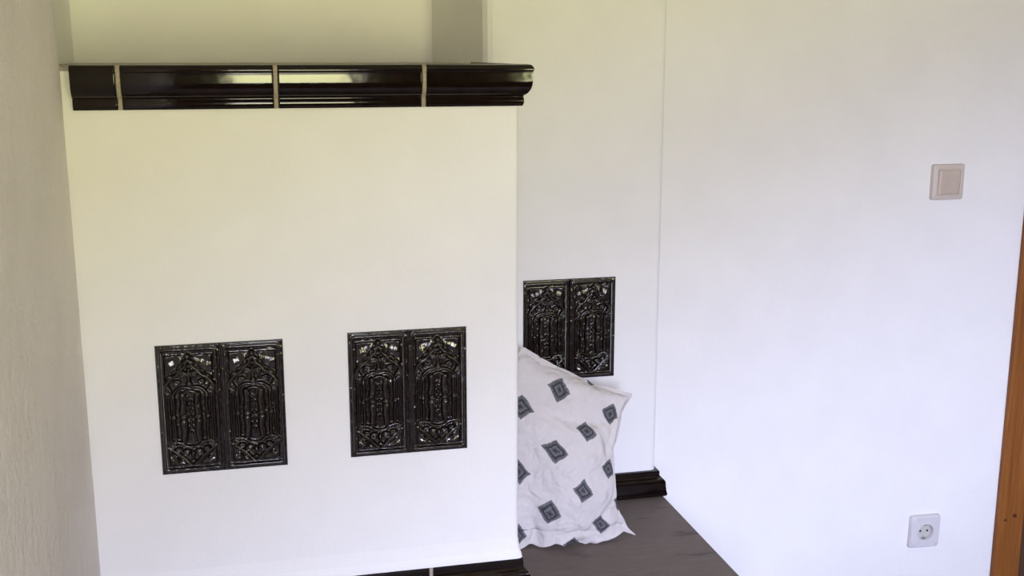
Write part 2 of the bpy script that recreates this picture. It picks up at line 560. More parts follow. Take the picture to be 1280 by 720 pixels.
def relief_height(X, Y):
    """ornament height in millimetres; X from the tile's middle, Y down from its top edge"""
    A = np.abs(X)
    Hh = np.zeros(X.shape)
    def up(h):
        nonlocal Hh
        Hh = np.maximum(Hh, h)
    def ridge(pts, w, h, w2=None, sx=A):
        d, t = polyd(sx, Y, pts)
        ww = 1.35 * (w if w2 is None else w + (w2 - w) * t)
        up(h * np.sqrt(np.clip(1 - (d / ww) ** 2, 0, 1)))
    def blob(cx, cy, rx, ry, h, sx=A, rot=0.0):
        c, s = math.cos(rot), math.sin(rot)
        u = ((sx - cx) * c + (Y - cy) * s) / (1.2 * rx)
        v = (-(sx - cx) * s + (Y - cy) * c) / (1.2 * ry)
        up(h * np.sqrt(np.clip(1 - u * u - v * v, 0, 1)))
    # raised flat spandrels in the corners
    gable = np.interp(A, [0, 8, 16, 26, 36, 42], [18, 30, 44, 54, 66, 74])
    s1 = np.clip((gable - 7 - Y) / 2.0, 0, 1) * np.clip((Y - 17) / 1.5, 0, 1) * np.clip((38 - A) / 1.5, 0, 1)
    up(1.5 * s1 + 0.30 * s1 * (np.sin(A * 0.33 + 1 + 0.1 * Y) + np.sin(Y * 0.31 - 0.12 * A)))
    vee = np.interp(A, [0, 10, 24, 38, 44], [206, 198, 184, 170, 168])
    s2 = np.clip((Y - vee - 6) / 2.0, 0, 1) * np.clip((205 - Y) / 1.5, 0, 1) * np.clip((38 - A) / 1.5, 0, 1)
    up(1.5 * s2 + 0.30 * s2 * (np.sin(A * 0.35 - 0.1 * Y) + np.sin(Y * 0.33 + 0.15 * A)))
    # crown: finial and leafy gable
    blob(0, 20, 4.2, 5.0, 4.6)
    blob(5.5, 29, 4.4, 3.0, 4.0, rot=0.7)
    ridge(crom([(2, 27), (6, 36), (13, 42), (19, 50), (27, 55), (35, 64), (38, 72)]), 2.6, 4.2)
    blob(13, 34, 5.0, 2.8, 4.2, rot=0.9)
    blob(22, 44, 5.4, 2.8, 4.2, rot=0.6)
    blob(31, 53, 5.0, 2.6, 4.0, rot=0.8)
    ridge(spiral(33.0, 76.0, 6.4, 1.4, -1.6, 1.25), 2.1, 4.0)
    ridge(spiral(9.0, 50.0, 5.6, 1.2, 2.4, 1.2), 1.9, 3.6)
    ridge(crom([(0, 42), (0, 52), (0, 62)]), 2.4, 3.4)
    ridge(spiral(20.0, 62.0, 4.8, 1.2, 3.4, -1.1), 1.8, 3.4)
    blob(0, 66, 5.2, 3.4, 4.0)
    ridge(crom([(0, 73), (10, 71), (19, 74), (26, 82), (28, 90)]), 2.0, 3.2)
    ridge(crom([(0, 78), (7, 80), (11, 86)]), 1.8, 2.8)
    # arcade: two thick balusters, thin outer shafts, beads on the axis
    for y0, y1, sg in ((84, 114, 1), (130, 160, -1)):
        pts = crom([(12.0, y0), (11.0, y0 + 8), (10.6, y0 + 15), (11.4, y0 + 23), (12.2, y1)])
        ridge(pts, 3.4 + (0.8 if sg > 0 else 1.6), 4.6, 3.4 + (1.6 if sg > 0 else 0.8))
    blob(11.2, 122, 6.4, 4.0, 4.8)
    blob(11.2, 116, 3.2, 2.2, 3.8)
    blob(11.2, 128, 3.2, 2.2, 3.8)
    for yb in (96, 104, 112, 122, 132, 140, 150):
        blob(0, yb, 2.3, 3.4 if yb in (112, 122, 132) else 2.6, 3.0)
    ridge([(26, 86), (25.5, 104), (26.5, 117)], 2.0, 3.6)
    ridge([(26.5, 127), (25.5, 142), (26, 162)], 2.0, 3.6)
    blob(27.0, 122, 4.2, 4.8, 4.6)
    ridge([(33.5, 86), (33.5, 164)], 1.3, 2.2)
    ridge([(37.5, 84), (37.5, 164)], 1.2, 2.0)
    # lower band with curls
    ridge(spiral(30.0, 168.0, 6.2, 1.4, 1.4, -1.25), 2.1, 4.0)
    ridge(crom([(26, 164), (18, 166), (10, 172), (0, 174)]), 2.2, 3.4)
    blob(12, 164, 5.0, 2.6, 4.0, rot=0.3)
    # inverted gable and its scrolls
    ridge(crom([(39, 172), (30, 179), (22, 185), (13, 194), (6, 202), (0, 207)]), 2.3, 3.8)
    ridge(spiral(10.5, 184.0, 5.6, 1.3, -2.6, 1.2), 2.0, 3.8)
    ridge(spiral(21.0, 177.5, 4.0, 1.0, -0.6, 1.1), 1.7, 3.4)
    blob(0, 186, 3.2, 6.0, 4.0)
    blob(0, 198, 4.0, 3.4, 3.6)
    blob(27, 194, 5.0, 2.4, 3.0, rot=-0.7)
    return Hh

def grid_mesh(xs, ys, Hm, holes=None, skirt=None):
    """front-facing height sheet (height towards -Y), optional rectangular hole and skirt to the wall"""
    nx, ny = len(xs), len(ys)
    verts = []
    for j in range(ny):
        for i in range(nx):
            verts.append((xs[i], -Hm[j, i], -ys[j]))
    faces = []
    for j in range(ny - 1):
        for i in range(nx - 1):
            if holes is not None and holes[j, i]:
                continue
            a = j * nx + i
            faces.append((a, a + nx, a + nx + 1, a + 1))
    if skirt is not None:
        ring = [i for i in range(nx)] + [j * nx + nx - 1 for j in range(1, ny)] + \
               [(ny - 1) * nx + i for i in range(nx - 2, -1, -1)] + [j * nx for j in range(ny - 2, 0, -1)]
        base = len(verts)
        for k in ring:
            x, y, z = verts[k]
            verts.append((x, skirt, z))
        m = len(ring)
        for k in range(m):
            a, b_ = ring[k], ring[(k + 1) % m]
            faces.append((a, b_, base + (k + 1) % m, base + k))
        faces.append(tuple(base + k for k in range(m)))
    me = bpy.data.meshes.new('tile')
    me.from_pydata(verts, [], faces)
    bm = bmesh.new(); bm.from_mesh(me)
    loose = [v for v in bm.verts if not v.link_faces]
    bmesh.ops.delete(bm, geom=loose, context='VERTS')
    bmesh.ops.recalc_face_normals(bm, faces=bm.faces[:])
    bm.to_mesh(me); bm.free()
    for p in me.polygons:
        p.use_smooth = True
    me.materials.append(RGLAZE)
    return me

MM = 0.001
BASEH = 3.5                     # how far the tile face stands out of the plaster (mm)
INX, INY = 42.0, 12.5           # half width of the sunk field, its distance from the top
def rim_height(X, Y):
    hw_ = TW / MM / 2
    hh_ = TH / MM
    e = np.minimum(np.minimum(hw_ - np.abs(X), Y), hh_ - Y)      # distance from tile edge
    h = BASEH - 2.2 * np.clip(1 - e / 2.0, 0, 1) ** 2
    qx = np.abs(X) - (hw_ - 7.6 - 5); qy = np.abs(Y - hh_ / 2) - (hh_ / 2 - 7.6 - 5)
    sd = np.hypot(np.maximum(qx, 0), np.maximum(qy, 0)) + np.minimum(np.maximum(qx, qy), 0) - 5
    h = h + 3.0 * np.sqrt(np.clip(1 - (sd / 2.8) ** 2, 0, 1))
    h = h - 2.6 * np.clip((-sd - 1.6) / 2.0, 0, 1)
    return h
xs = np.unique(np.concatenate([np.linspace(-TW / MM / 2, -INX, 14), np.linspace(-INX, INX, 25), np.linspace(INX, TW / MM / 2, 14)]))
ys = np.unique(np.concatenate([np.linspace(0, INY, 18), np.linspace(INY, TH / MM - INY, 49), np.linspace(TH / MM - INY, TH / MM, 18)]))
GX, GY = np.meshgrid(xs, ys)
hole = np.zeros((len(ys) - 1, len(xs) - 1), bool)
for j in range(len(ys) - 1):
    for i in range(len(xs) - 1):
        hole[j, i] = abs((xs[i] + xs[i + 1]) / 2) < INX and INY < (ys[j] + ys[j + 1]) / 2 < TH / MM - INY
rim_me = grid_mesh(xs * MM, ys * MM, rim_height(GX, GY) * MM, hole, 0.002)
px = np.linspace(-INX, INX, 95)
py = np.linspace(INY, TH / MM - INY, 205)
PX, PY = np.meshgrid(px, py)
rel = relief_height(PX, PY)
edge = np.clip(np.minimum(INX - np.abs(PX), np.minimum(PY - INY, TH / MM - INY - PY)) / 2.0, 0, 1)
rel_me = grid_mesh(px * MM, py * MM, (BASEH - 2.6 + 2.0 * rel * edge) * MM)

def tile_at(x, yface, ztop, tilt=0.0):
    t = bpy.data.objects.new('ornamental_tile', rim_me)
    COL.objects.link(t)
    t.location = (x, yface, ztop)
    t.rotation_euler = (0, tilt, 0)
    sp(t)
    r_ = bpy.data.objects.new('relief_ornament', rel_me)
    COL.objects.link(r_)
    r_.parent = t
    return t
for xc, yf, zt in ((-0.0565, YF, EYE - 0.462), (0.253, YF, EYE - 0.458), (0.6545, YR, EYE - 0.4655)):
    tile_at(xc - TW / 2 - 0.0001, yf, zt, 0.0)
    tile_at(xc + TW / 2 + 0.0001, yf, zt, 0.0)

# --------------------------------------------------------------------- bench
BX1 = 0.874
YBF = 1.42
bench = tag(empty('corner_bench', (0.3, 1.6, 0.0)),
            'grey-brown wooden bench seat on white base in the nook under the cushion', 'bench')
BO = Vector((0.3, 1.6, 0.0))
def bp_(o):
    o.parent = bench
    o.matrix_parent_inverse = Matrix.Translation(-BO)
    return o
def ell(z0, z1, inset, mat, name, bev=0.0):
    bm = bmesh.new()
    fp = [(XL + 0.001, YBF + inset), (BX1 - inset, YBF + inset), (BX1 - inset, YR - 0.004), (XB + 0.001, YR - 0.004), (XB + 0.001, YF - 0.001), (XL + 0.001, YF - 0.001)]
    loft(bm, [[(x, y, z) for x, y in fp] for z in (z0, z1)])
    if bev:
        bmesh.ops.recalc_face_normals(bm, faces=bm.faces[:])
        es = [e for e in bm.edges if all(abs(v.co.z - z1) < 1e-6 for v in e.verts)]
        bmesh.ops.bevel(bm, geom=es, offset=bev, segments=3, profile=0.5, affect='EDGES')
    return obj(name, bm, mat)
bp_(ell(ZB - 0.032, ZB, 0.0, BENCHW, 'bench_seat', 0.0025))
bp_(ell(0.0, ZB - 0.032, 0.02, WHITE, 'bench_base'))

# ------------------------------------------------------------------- cushion
# cushion surface: successive differences of its x, y and z, in quarter millimetres
PILLOW = [
    [
        -552,28,4,-24,33,-26,34,-24,30,-20,27,-16,24,-20,26,-22,28,-24,28,-24,29,-24,28,-23,23,-25,23,-25,23,-26,25,-26,24,-25,23,-26,24,-27,25,-28,25,-29,26,
        -29,26,-30,33,-30,33,-30,32,-30,31,-29,30,-30,31,-30,30,-29,30,-30,30,-30,30,-29,29,-30,41,-29,41,-29,39,-29,37,-27,36,-28,33,-28,52,-26,65,-25,61,
        -23,56,-20,53,-19,-233,6,4,7,8,8,5,5,5,5,3,3,-3,0,-2,-3,-2,-1,-1,-2,-1,-2,0,-1,1,1,2,1,1,1,1,2,3,2,8,9,9,9,10,10,20,36,37,35,33,-248,6,7,4,6,9,5,6,5,
        5,2,5,-6,-2,-3,-1,-1,-1,-1,-1,-1,0,-1,1,1,1,1,1,2,1,2,2,3,2,8,9,9,9,10,9,20,34,35,34,31,-243,6,7,5,5,8,6,5,5,2,5,3,-2,-2,-3,-2,-1,-1,-1,0,-1,0,-1,1,2,
        1,1,2,1,2,2,2,2,3,8,9,8,10,9,9,19,33,33,33,30,-242,11,5,5,6,7,5,4,4,4,4,5,-3,-2,-2,-1,-2,-1,0,0,-1,0,-1,2,1,2,1,2,2,2,2,2,2,2,9,8,9,9,9,9,18,32,32,30,
        30,-236,4,11,5,5,6,5,4,4,4,5,5,-3,-2,-1,-2,-1,-1,0,0,-1,0,0,1,2,2,2,1,2,2,2,2,3,2,8,9,8,9,9,8,18,30,31,28,29,-231,2,11,8,4,6,4,4,4,3,6,3,-2,-1,-1,-1,
        -1,0,-1,0,0,0,0,2,2,2,2,1,2,2,3,2,2,3,8,8,8,9,8,9,16,29,30,27,28,-225,1,9,7,6,5,4,4,2,6,1,6,-1,-2,-1,0,0,0,0,0,0,0,0,2,2,2,2,2,2,2,3,2,2,3,8,8,8,8,9,
        8,16,28,28,25,27,-222,6,7,6,5,5,4,3,4,2,4,0,1,2,-1,-1,1,0,0,1,0,0,1,2,2,2,2,3,2,2,2,2,3,3,8,7,8,8,9,8,16,26,26,25,25,-223,10,10,4,6,2,2,4,3,4,2,5,-2,
        2,1,0,1,0,1,0,1,0,1,2,3,2,2,2,2,3,2,2,3,3,7,8,8,8,8,8,15,25,25,23,25,-223,11,9,9,6,-1,3,2,4,4,4,4,2,0,1,1,1,1,1,0,1,0,1,3,2,2,2,3,1,2,2,2,3,3,7,8,7,8,
        8,8,14,24,24,22,23,-219,12,11,4,7,-1,3,3,4,4,5,4,2,1,1,2,1,1,0,1,1,1,1,2,3,2,2,2,2,2,1,3,2,3,7,7,7,8,7,8,14,23,22,21,22,-214,12,11,2,9,-2,3,3,4,5,4,5,
        2,2,1,2,1,1,1,1,1,1,1,3,2,2,2,3,2,1,2,3,1,3,6,7,7,7,8,7,13,22,22,19,21,-208,11,9,2,10,-3,3,4,4,5,5,5,2,2,2,1,2,1,1,1,1,2,1,3,2,2,4,1,2,2,1,3,1,2,6,7,
        6,7,8,7,13,21,20,19,19,-203,12,3,7,9,-4,4,4,4,5,6,5,3,1,2,2,1,2,1,2,1,3,0,2,3,3,3,1,2,2,1,1,2,2,6,6,6,7,7,8,12,20,19,18,19,-196,7,5,5,10,-4,4,6,3,7,4,
        6,1,2,2,2,2,1,2,2,1,3,0,3,3,2,4,1,1,2,2,1,0,2,6,6,5,8,7,7,12,19,18,17,18,-191,9,5,3,7,-2,4,5,5,4,6,6,1,2,2,2,2,2,2,2,1,4,0,2,3,3,4,1,1,2,1,2,0,2,5,6,
        5,7,7,8,11,18,17,16,17,-184,4,10,3,4,0,3,3,4,6,5,6,2,2,2,2,2,2,2,2,2,3,1,3,2,3,4,2,1,2,1,1,0,2,5,5,5,7,8,7,11,17,16,16,16,-175,1,7,5,2,0,3,4,3,5,6,5,
        3,2,2,2,2,2,3,2,2,2,2,3,2,3,3,3,1,2,1,2,-2,2,5,5,5,7,8,7,11,16,15,15,15,-168,3,4,4,2,0,3,2,4,5,5,6,2,3,2,2,2,2,3,2,2,2,2,3,3,3,3,3,1,2,1,1,-2,3,5,4,5,
        7,7,8,10,16,14,14,15,-161,3,2,2,2,1,2,2,3,5,5,6,2,3,2,3,2,2,3,2,2,3,2,3,2,3,3,3,1,2,1,1,-2,3,4,5,4,7,8,7,11,15,13,13,14,-154,2,2,0,3,1,1,2,2,6,5,4,3,
        3,3,2,2,3,3,2,2,2,3,3,2,3,3,2,2,2,1,1,-2,2,5,4,4,7,8,7,11,14,13,12,13,-146,1,2,-1,1,1,1,2,1,6,4,5,3,3,3,2,3,2,3,2,3,2,2,3,3,3,2,3,2,1,2,1,-3,1,5,5,3,
        8,8,7,11,13,12,12,13,-140,0,3,-2,0,0,1,1,1,5,5,5,2,3,3,3,3,2,3,2,3,2,2,3,3,3,3,2,2,1,2,1,-3,1,5,4,4,7,8,8,10,14,11,11,12,-132,-1,1,-2,-1,1,0,1,0,5,5,
        5,3,2,2,3,3,3,3,2,2,3,2,3,3,3,3,2,2,1,2,1,-3,0,5,4,4,7,8,9,10,13,11,10,12,-124,-3,0,-3,-1,0,0,0,0,4,5,5,3,2,3,3,2,3,3,2,3,3,2,3,2,4,2,2,2,2,1,1,-3,0,
        5,4,3,8,8,9,10,13,11,8,13,-118,-2,-4,-2,-2,0,0,-1,-1,5,4,5,3,2,3,3,2,3,3,3,2,3,2,3,2,3,3,2,2,2,1,1,-2,-1,4,4,4,8,8,9,10,13,10,7,12,-110,-2,-6,-2,-3,
        -1,-1,-1,0,4,4,5,3,2,3,3,2,3,3,3,2,3,2,3,2,3,3,2,2,1,2,1,-2,-1,3,4,4,8,9,9,10,12,11,6,9,-100,-4,-7,-3,-3,-1,-1,-2,-2,4,5,4,3,3,3,2,3,2,4,2,3,2,3,3,2,
        2,3,2,2,2,1,2,-2,-2,2,5,3,9,9,9,11,12,10,6,6,-90,-5,-8,-6,-3,0,-2,-3,-2,4,4,4,4,3,3,2,3,2,3,3,3,2,-1,4,4,3,2,3,1,2,1,2,-1,-2,1,4,4,9,9,10,10,12,10,6,
        7,-83,-11,-7,-5,-5,0,-2,-3,-3,4,4,4,2,4,3,3,2,2,3,3,3,2,-1,2,3,6,2,3,1,2,1,2,0,-3,0,4,4,9,10,10,10,12,10,6,8,-77,-13,-8,-7,-4,-2,-5,0,-2,2,4,4,3,3,3,
        3,2,3,2,3,2,3,1,0,1,5,5,2,2,1,2,1,1,-3,0,3,4,9,10,11,10,12,9,6,9,-70,-14,-10,-9,-4,-4,-4,-5,2,4,2,3,4,3,2,3,3,3,2,2,2,3,2,2,-1,2,5,5,1,1,2,2,0,-1,-1,
        2,3,10,10,11,11,12,9,6,10,-65,-14,-11,-11,-5,-3,-6,-7,-2,8,4,1,3,4,2,3,3,3,3,2,2,2,2,3,1,-1,1,6,4,2,1,2,1,-2,-1,2,2,11,10,12,11,12,8,7,10,-58,-16,-11,
        -13,-7,-3,-6,-6,-6,3,10,4,0,2,5,2,3,3,3,2,3,2,2,2,3,1,-2,-1,7,3,2,2,2,-2,-1,1,2,11,11,11,12,12,8,8,10,-54,-14,-12,-15,-9,-3,-6,-5,-6,0,2,11,3,0,2,4,4,
        3,2,3,3,3,2,2,2,3,0,-2,-1,5,3,2,3,0,-2,1,0,12,12,11,12,13,9,7,11,-48,-17,-12,-16,-11,-3,-6,-6,-6,2,-2,2,11,4,0,4,4,3,3,2,3,3,2,3,2,1,1,1,-1,-1,1,3,4,
        3,-2,0,1,12,11,12,12,13,10,7,12,-42,-18,-15,-16,-11,-4,-7,-7,-7,2,1,-3,1,13,4,3,3,2,4,2,3,2,3,3,3,2,1,1,1,-3,0,0,2,1,5,0,-2,14,11,12,12,14,11,8,11,
        -35,-19,-17,-17,-14,-3,-7,-8,-7,-1,2,1,-4,-1,12,3,0,0,1,1,3,3,3,4,4,6,5,4,3,1,-2,1,-1,0,-1,3,2,11,14,12,13,13,13,8,11,-29,-20,-17,-19,-16,-3,-8,-9,-8,
        0,0,4,-2,-7,-3,0,-1,1,-2,2,1,4,3,3,4,5,5,8,9,7,6,4,-3,-1,-1,3,1,12,11,15,14,14,14,8,12,-24,-20,-18,-21,-18,-4,-9,-10,-8,-3,5,-2,2,-2,-7,-2,-2,-2,1,5,
        2,-2,1,1,1,3,3,4,5,6,7,11,11,3,-2,0,-2,14,13,15,14,14,16,11,11,-19,-24,-23,-20,-17,-1,-17,-12,-5,3,-4,3,-2,2,-1,-2,-3,0,-3,-3,8,3,0,0,-1,-1,1,1,2,5,5,
        6,7,14,6,5,-2,13,13,15,14,15,16,11,13,-12,-25,-24,-23,-17,-9,-12,-11,-11,-1,-3,0,-2,0,-3,-3,-1,2,3,0,-4,-2,1,4,5,3,2,2,3,4,4,4,5,5,6,6,5,11,14,15,15,
        17,18,17,14,-9,-24,-26,-24,-17,-12,-12,-12,-11,-5,-4,-5,-6,-8,-7,-7,-5,0,-1,8,4,-5,-1,-2,5,7,7,8,8,8,8,6,6,5,6,6,8,6,7,19,19,18,20,19,17,-1072,7,8,7,
        6,7,9,-1,-3,-1,-2,-1,-2,-1,-2,-2,-1,-1,3,0,1,2,1,1,1,-2,-4,1,2,11,8,9,7,8,9,20,35,33,-149,8,7,7,7,7,7,1,-2,-2,-1,-2,-1,-1,-2,-1,-1,-2,3,1,1,2,1,1,-1,
        -5,1,1,3,9,8,8,8,8,9,19,34,32,-148,7,9,7,6,7,7,1,-1,-1,-2,-1,-2,-1,-1,-1,0,-2,3,0,2,2,1,0,-7,1,1,2,3,8,8,8,8,8,9,18,33,30,-146,6,10,7,7,6,7,0,1,-1,-1,
        -1,-2,-1,0,-1,-1,-2,2,2,2,2,0,-8,0,2,2,2,2,9,7,8,8,8,9,17,31,30,-145,6,7,11,6,7,6,0,1,1,-2,-1,-1,-1,0,-1,-2,-1,3,1,2,2,-10,1,2,2,1,2,2,9,7,8,7,8,9,17,
        30,28,-144,7,7,8,10,6,6,0,0,2,0,-1,-2,0,0,-1,-2,-1,3,2,1,-10,1,2,2,2,1,2,3,8,7,7,8,8,8,17,28,28,-144,6,9,6,9,9,6,0,0,1,2,-1,-2,0,0,-1,-3,1,3,1,-10,2,
        2,1,2,1,2,3,2,7,8,7,7,8,9,16,26,27,-142,8,5,9,6,10,6,1,1,1,2,-5,2,0,0,-4,1,1,2,-10,2,1,2,1,2,2,2,2,3,7,7,7,7,8,8,16,25,26,-142,6,7,5,9,6,11,1,0,2,-5,
        2,0,3,-6,2,0,3,-9,1,1,3,1,2,2,2,2,2,3,7,6,7,7,8,9,15,24,25,-141,5,6,7,6,8,7,4,2,-7,3,0,4,-6,2,1,2,-8,2,0,3,2,1,2,3,2,2,2,3,6,7,7,7,8,8,14,24,24,-140,
        5,5,6,6,7,8,5,-7,3,0,3,-5,2,0,4,-7,2,0,3,0,3,2,2,3,2,2,2,3,7,6,7,7,8,8,14,23,23,-139,5,4,5,6,7,8,-5,3,1,3,-4,3,-1,3,-4,2,-1,3,1,2,2,3,2,3,2,2,3,3,6,7,
        6,7,8,8,13,22,22,-138,5,5,4,5,7,2,2,1,3,-4,3,-1,4,-3,2,-1,2,1,3,2,3,2,3,2,2,3,3,3,6,7,6,6,8,9,13,21,20,-136,4,5,3,6,3,6,-1,4,-4,3,0,3,-2,3,-2,3,0,3,3,
        2,3,3,2,3,2,3,3,3,6,6,6,7,8,8,13,20,20,-135,4,4,3,4,5,3,2,-2,3,-1,3,-2,3,-2,4,1,2,3,3,2,3,3,2,3,3,3,2,3,7,6,5,7,8,8,12,20,19,-134,4,4,3,4,3,4,0,1,0,3,
        0,1,0,1,3,2,2,3,3,3,3,2,3,3,3,2,3,3,6,6,5,7,8,8,12,20,17,-130,3,3,2,5,3,3,1,1,0,2,1,1,1,1,2,2,3,3,3,2,3,3,3,3,3,2,3,3,6,5,4,8,8,8,12,19,16,-127,2,3,2,
        4,3,4,0,1,1,1,2,1,1,1,2,3,2,3,3,3,3,2,3,3,3,2,3,4,5,5,4,8,8,7,13,18,15,-124,2,2,2,4,3,3,1,1,1,1,2,1,1,2,1,3,2,3,3,4,3,2,2,3,3,2,3,4,5,4,4,9,7,8,13,17,
        14,-121,2,1,2,3,3,3,1,2,1,0,3,1,1,1,2,3,2,3,4,3,3,2,2,4,3,1,3,4,5,3,5,9,7,8,12,16,13,-117,1,2,0,4,2,3,2,1,1,0,3,2,1,1,2,2,3,4,3,3,3,1,3,3,3,2,3,4,4,3,
        5,9,7,8,12,16,11,-114,2,0,0,3,3,3,2,1,1,1,2,2,2,1,1,2,4,3,3,3,3,1,3,4,3,1,4,3,4,2,6,8,8,7,13,16,10,-112,2,0,-1,4,2,3,2,1,1,1,2,3,1,1,2,2,3,3,3,4,2,1,
        4,4,1,2,4,5,1,3,6,8,7,8,13,16,7,-108,2,0,-1,2,3,3,2,0,2,1,2,2,2,2,1,2,3,3,5,2,0,4,4,3,-1,5,4,2,-1,8,4,8,5,11,12,15,7,-105,1,0,-1,2,2,4,1,1,2,1,1,3,2,
        2,1,2,3,4,4,-1,4,4,3,-2,5,4,4,-4,5,5,7,2,10,11,12,15,6,-102,1,0,-3,2,3,4,0,1,3,1,1,3,2,2,1,3,2,4,-2,5,4,4,-3,4,4,5,-5,5,5,5,-2,10,10,11,12,14,6,-99,0,
        0,-3,2,2,4,-1,2,4,1,1,3,1,2,3,1,3,-2,4,5,4,-4,5,4,4,-5,5,4,5,-3,6,10,10,9,14,14,6,-97,0,-1,-3,1,2,4,-1,2,3,2,1,3,1,2,3,2,-3,4,4,4,-4,5,4,5,-5,4,4,4,
        -4,5,7,10,9,11,13,14,4,-93,-1,-1,-6,3,2,3,-1,3,3,2,1,2,2,3,3,-5,4,2,5,-6,6,5,5,-5,4,4,4,-5,4,7,6,8,8,13,13,13,4,-91,1,-8,-2,3,3,-2,3,3,4,1,3,2,1,3,-6,
        4,3,3,-7,6,6,6,-6,4,4,4,-5,3,8,3,7,4,12,13,13,13,5,-89,-7,-2,-3,3,-2,3,3,3,4,2,2,3,-2,-5,5,4,2,-7,4,7,5,-6,5,4,5,-6,3,8,3,4,-3,14,12,12,12,15,6,-91,
        -4,-6,0,-4,4,2,5,2,4,2,0,-6,3,3,1,6,-7,1,6,-2,5,3,3,6,-9,6,6,3,6,-5,7,12,13,9,14,16,6,-90,-9,0,-10,5,0,5,3,3,-6,3,1,4,-4,5,5,-6,3,4,5,-2,2,3,7,-9,4,7,
        5,5,-7,6,6,14,7,14,16,13,8,-95,-2,-6,-5,0,4,6,2,-6,2,4,-3,4,1,4,-9,7,7,2,0,3,2,2,-5,2,4,5,8,4,-7,6,8,10,8,17,14,13,10,-94,-4,-5,-11,6,3,3,-8,7,2,-4,6,
        0,-11,0,9,4,4,5,5,-4,-7,5,6,2,5,5,8,-10,7,8,5,3,15,16,14,13,11,-91,-6,-13,-2,5,1,-5,3,1,2,0,-12,0,5,4,4,9,2,-5,-7,6,6,3,5,6,4,2,-6,6,8,7,-9,17,16,14,
        14,14,12,-91,-13,-6,-1,3,-7,4,-1,5,-4,-12,2,4,1,5,5,-14,0,9,6,2,8,6,4,4,-3,-4,8,7,7,-9,6,18,15,14,14,14,13,-94,-9,-4,-3,-7,3,1,1,-13,-3,5,1,2,7,-3,
        -13,4,8,2,6,9,3,-2,-8,1,5,12,10,6,-9,5,10,14,12,19,14,14,13,-93,-8,-5,-12,2,2,0,-13,-3,3,2,4,-3,-13,-3,10,3,6,8,1,-13,0,3,7,4,6,5,8,-1,8,9,6,12,15,14,
        20,14,14,-91,-8,-9,-9,2,0,-15,0,2,1,1,-12,-6,1,4,7,7,-1,-12,-1,8,6,6,0,5,10,5,3,1,11,5,7,13,12,15,16,22,13,-88,-7,-12,-8,-1,-14,0,0,2,-6,-7,-3,0,5,2,
        -4,-4,1,2,6,5,3,6,4,5,6,3,5,5,5,8,6,14,15,14,14,17,21],
    [
        -400,4,26,-13,23,-5,15,6,8,13,3,18,1,13,-1,10,1,7,3,4,8,-1,13,-6,21,-7,21,-4,16,1,11,6,7,8,4,7,5,6,7,5,8,4,8,4,11,1,11,1,12,-4,17,4,8,8,6,7,6,7,6,6,7,
        6,7,6,10,4,11,4,11,0,13,-4,16,0,13,2,11,5,11,4,13,1,11,11,4,6,8,-1,10,5,-586,14,25,12,8,2,9,11,12,11,9,10,12,14,12,11,12,13,12,13,13,13,15,9,11,13,13,
        13,13,13,14,15,17,17,11,12,13,14,15,19,14,12,15,31,10,-565,13,14,22,12,-5,10,6,9,12,17,7,-1,7,10,12,12,12,12,12,14,13,14,11,11,12,12,13,13,14,15,16,
        16,17,12,14,14,15,16,17,15,14,16,28,16,-548,11,11,16,15,-7,8,10,13,15,3,-1,8,7,6,8,9,11,11,12,13,13,13,11,12,12,12,13,13,15,15,15,17,16,14,14,15,16,
        16,18,16,15,17,31,16,-528,3,11,13,15,-6,9,13,11,0,1,8,3,5,6,7,8,9,11,11,12,13,12,11,11,12,13,13,13,15,15,15,17,16,14,16,15,17,17,17,17,17,19,31,19,
        -515,13,0,8,16,-5,10,11,1,6,-2,9,3,3,4,5,6,9,9,11,11,11,12,11,12,11,13,13,14,14,15,16,16,17,15,16,16,17,17,19,17,18,21,33,19,-501,14,4,0,14,-4,6,7,6,
        -5,7,-1,2,4,5,5,6,8,8,10,10,11,11,11,11,12,13,13,14,14,16,15,17,16,16,16,17,18,18,18,18,20,23,32,22,-488,14,2,2,9,-2,8,3,-6,2,-5,5,3,2,3,6,5,7,8,9,10,
        10,11,10,12,12,12,13,14,15,15,16,16,17,17,17,17,18,18,19,19,21,25,33,22,-469,6,1,3,7,0,0,-4,-2,-4,-1,-5,6,4,4,4,7,7,7,9,9,10,10,11,11,12,13,13,14,14,
        15,16,17,18,17,17,18,19,18,20,19,22,26,33,24,-482,12,10,5,4,-7,-6,0,-3,-2,-4,1,0,4,5,5,6,7,7,8,9,10,10,11,11,12,13,13,14,14,15,17,17,18,18,19,18,19,
        19,20,21,22,27,34,25,-495,13,9,10,2,-10,-4,-4,-2,-3,0,0,3,3,4,5,6,6,7,8,9,9,11,10,12,12,13,14,13,15,14,16,19,20,19,19,20,19,20,20,21,24,28,34,27,-505,
        14,14,1,5,-11,-5,-3,-3,-1,-1,0,2,4,4,4,6,6,7,8,8,10,11,10,12,12,14,14,15,14,14,22,14,20,20,21,19,21,20,20,22,25,29,34,28,-513,16,13,-2,6,-12,-5,-3,-2,
        -2,-1,0,3,3,4,4,5,6,7,8,9,9,11,11,13,12,14,15,15,15,15,25,11,19,21,22,19,21,21,21,22,26,30,34,30,-520,16,10,-2,6,-13,-4,-3,-2,-2,0,0,2,3,3,4,5,6,7,8,
        9,10,10,12,13,13,18,11,16,16,15,27,11,17,22,22,20,21,21,21,23,27,31,34,31,-526,20,-1,4,5,-14,-3,-2,-2,-2,0,1,1,2,3,4,5,6,6,8,9,14,7,12,14,13,20,10,16,
        17,16,22,27,5,23,22,20,22,20,22,23,28,31,35,32,-524,7,4,0,6,-13,-3,1,-3,2,-3,1,0,2,2,4,4,7,6,8,9,15,6,12,14,14,22,10,15,18,17,22,29,5,20,23,19,22,21,
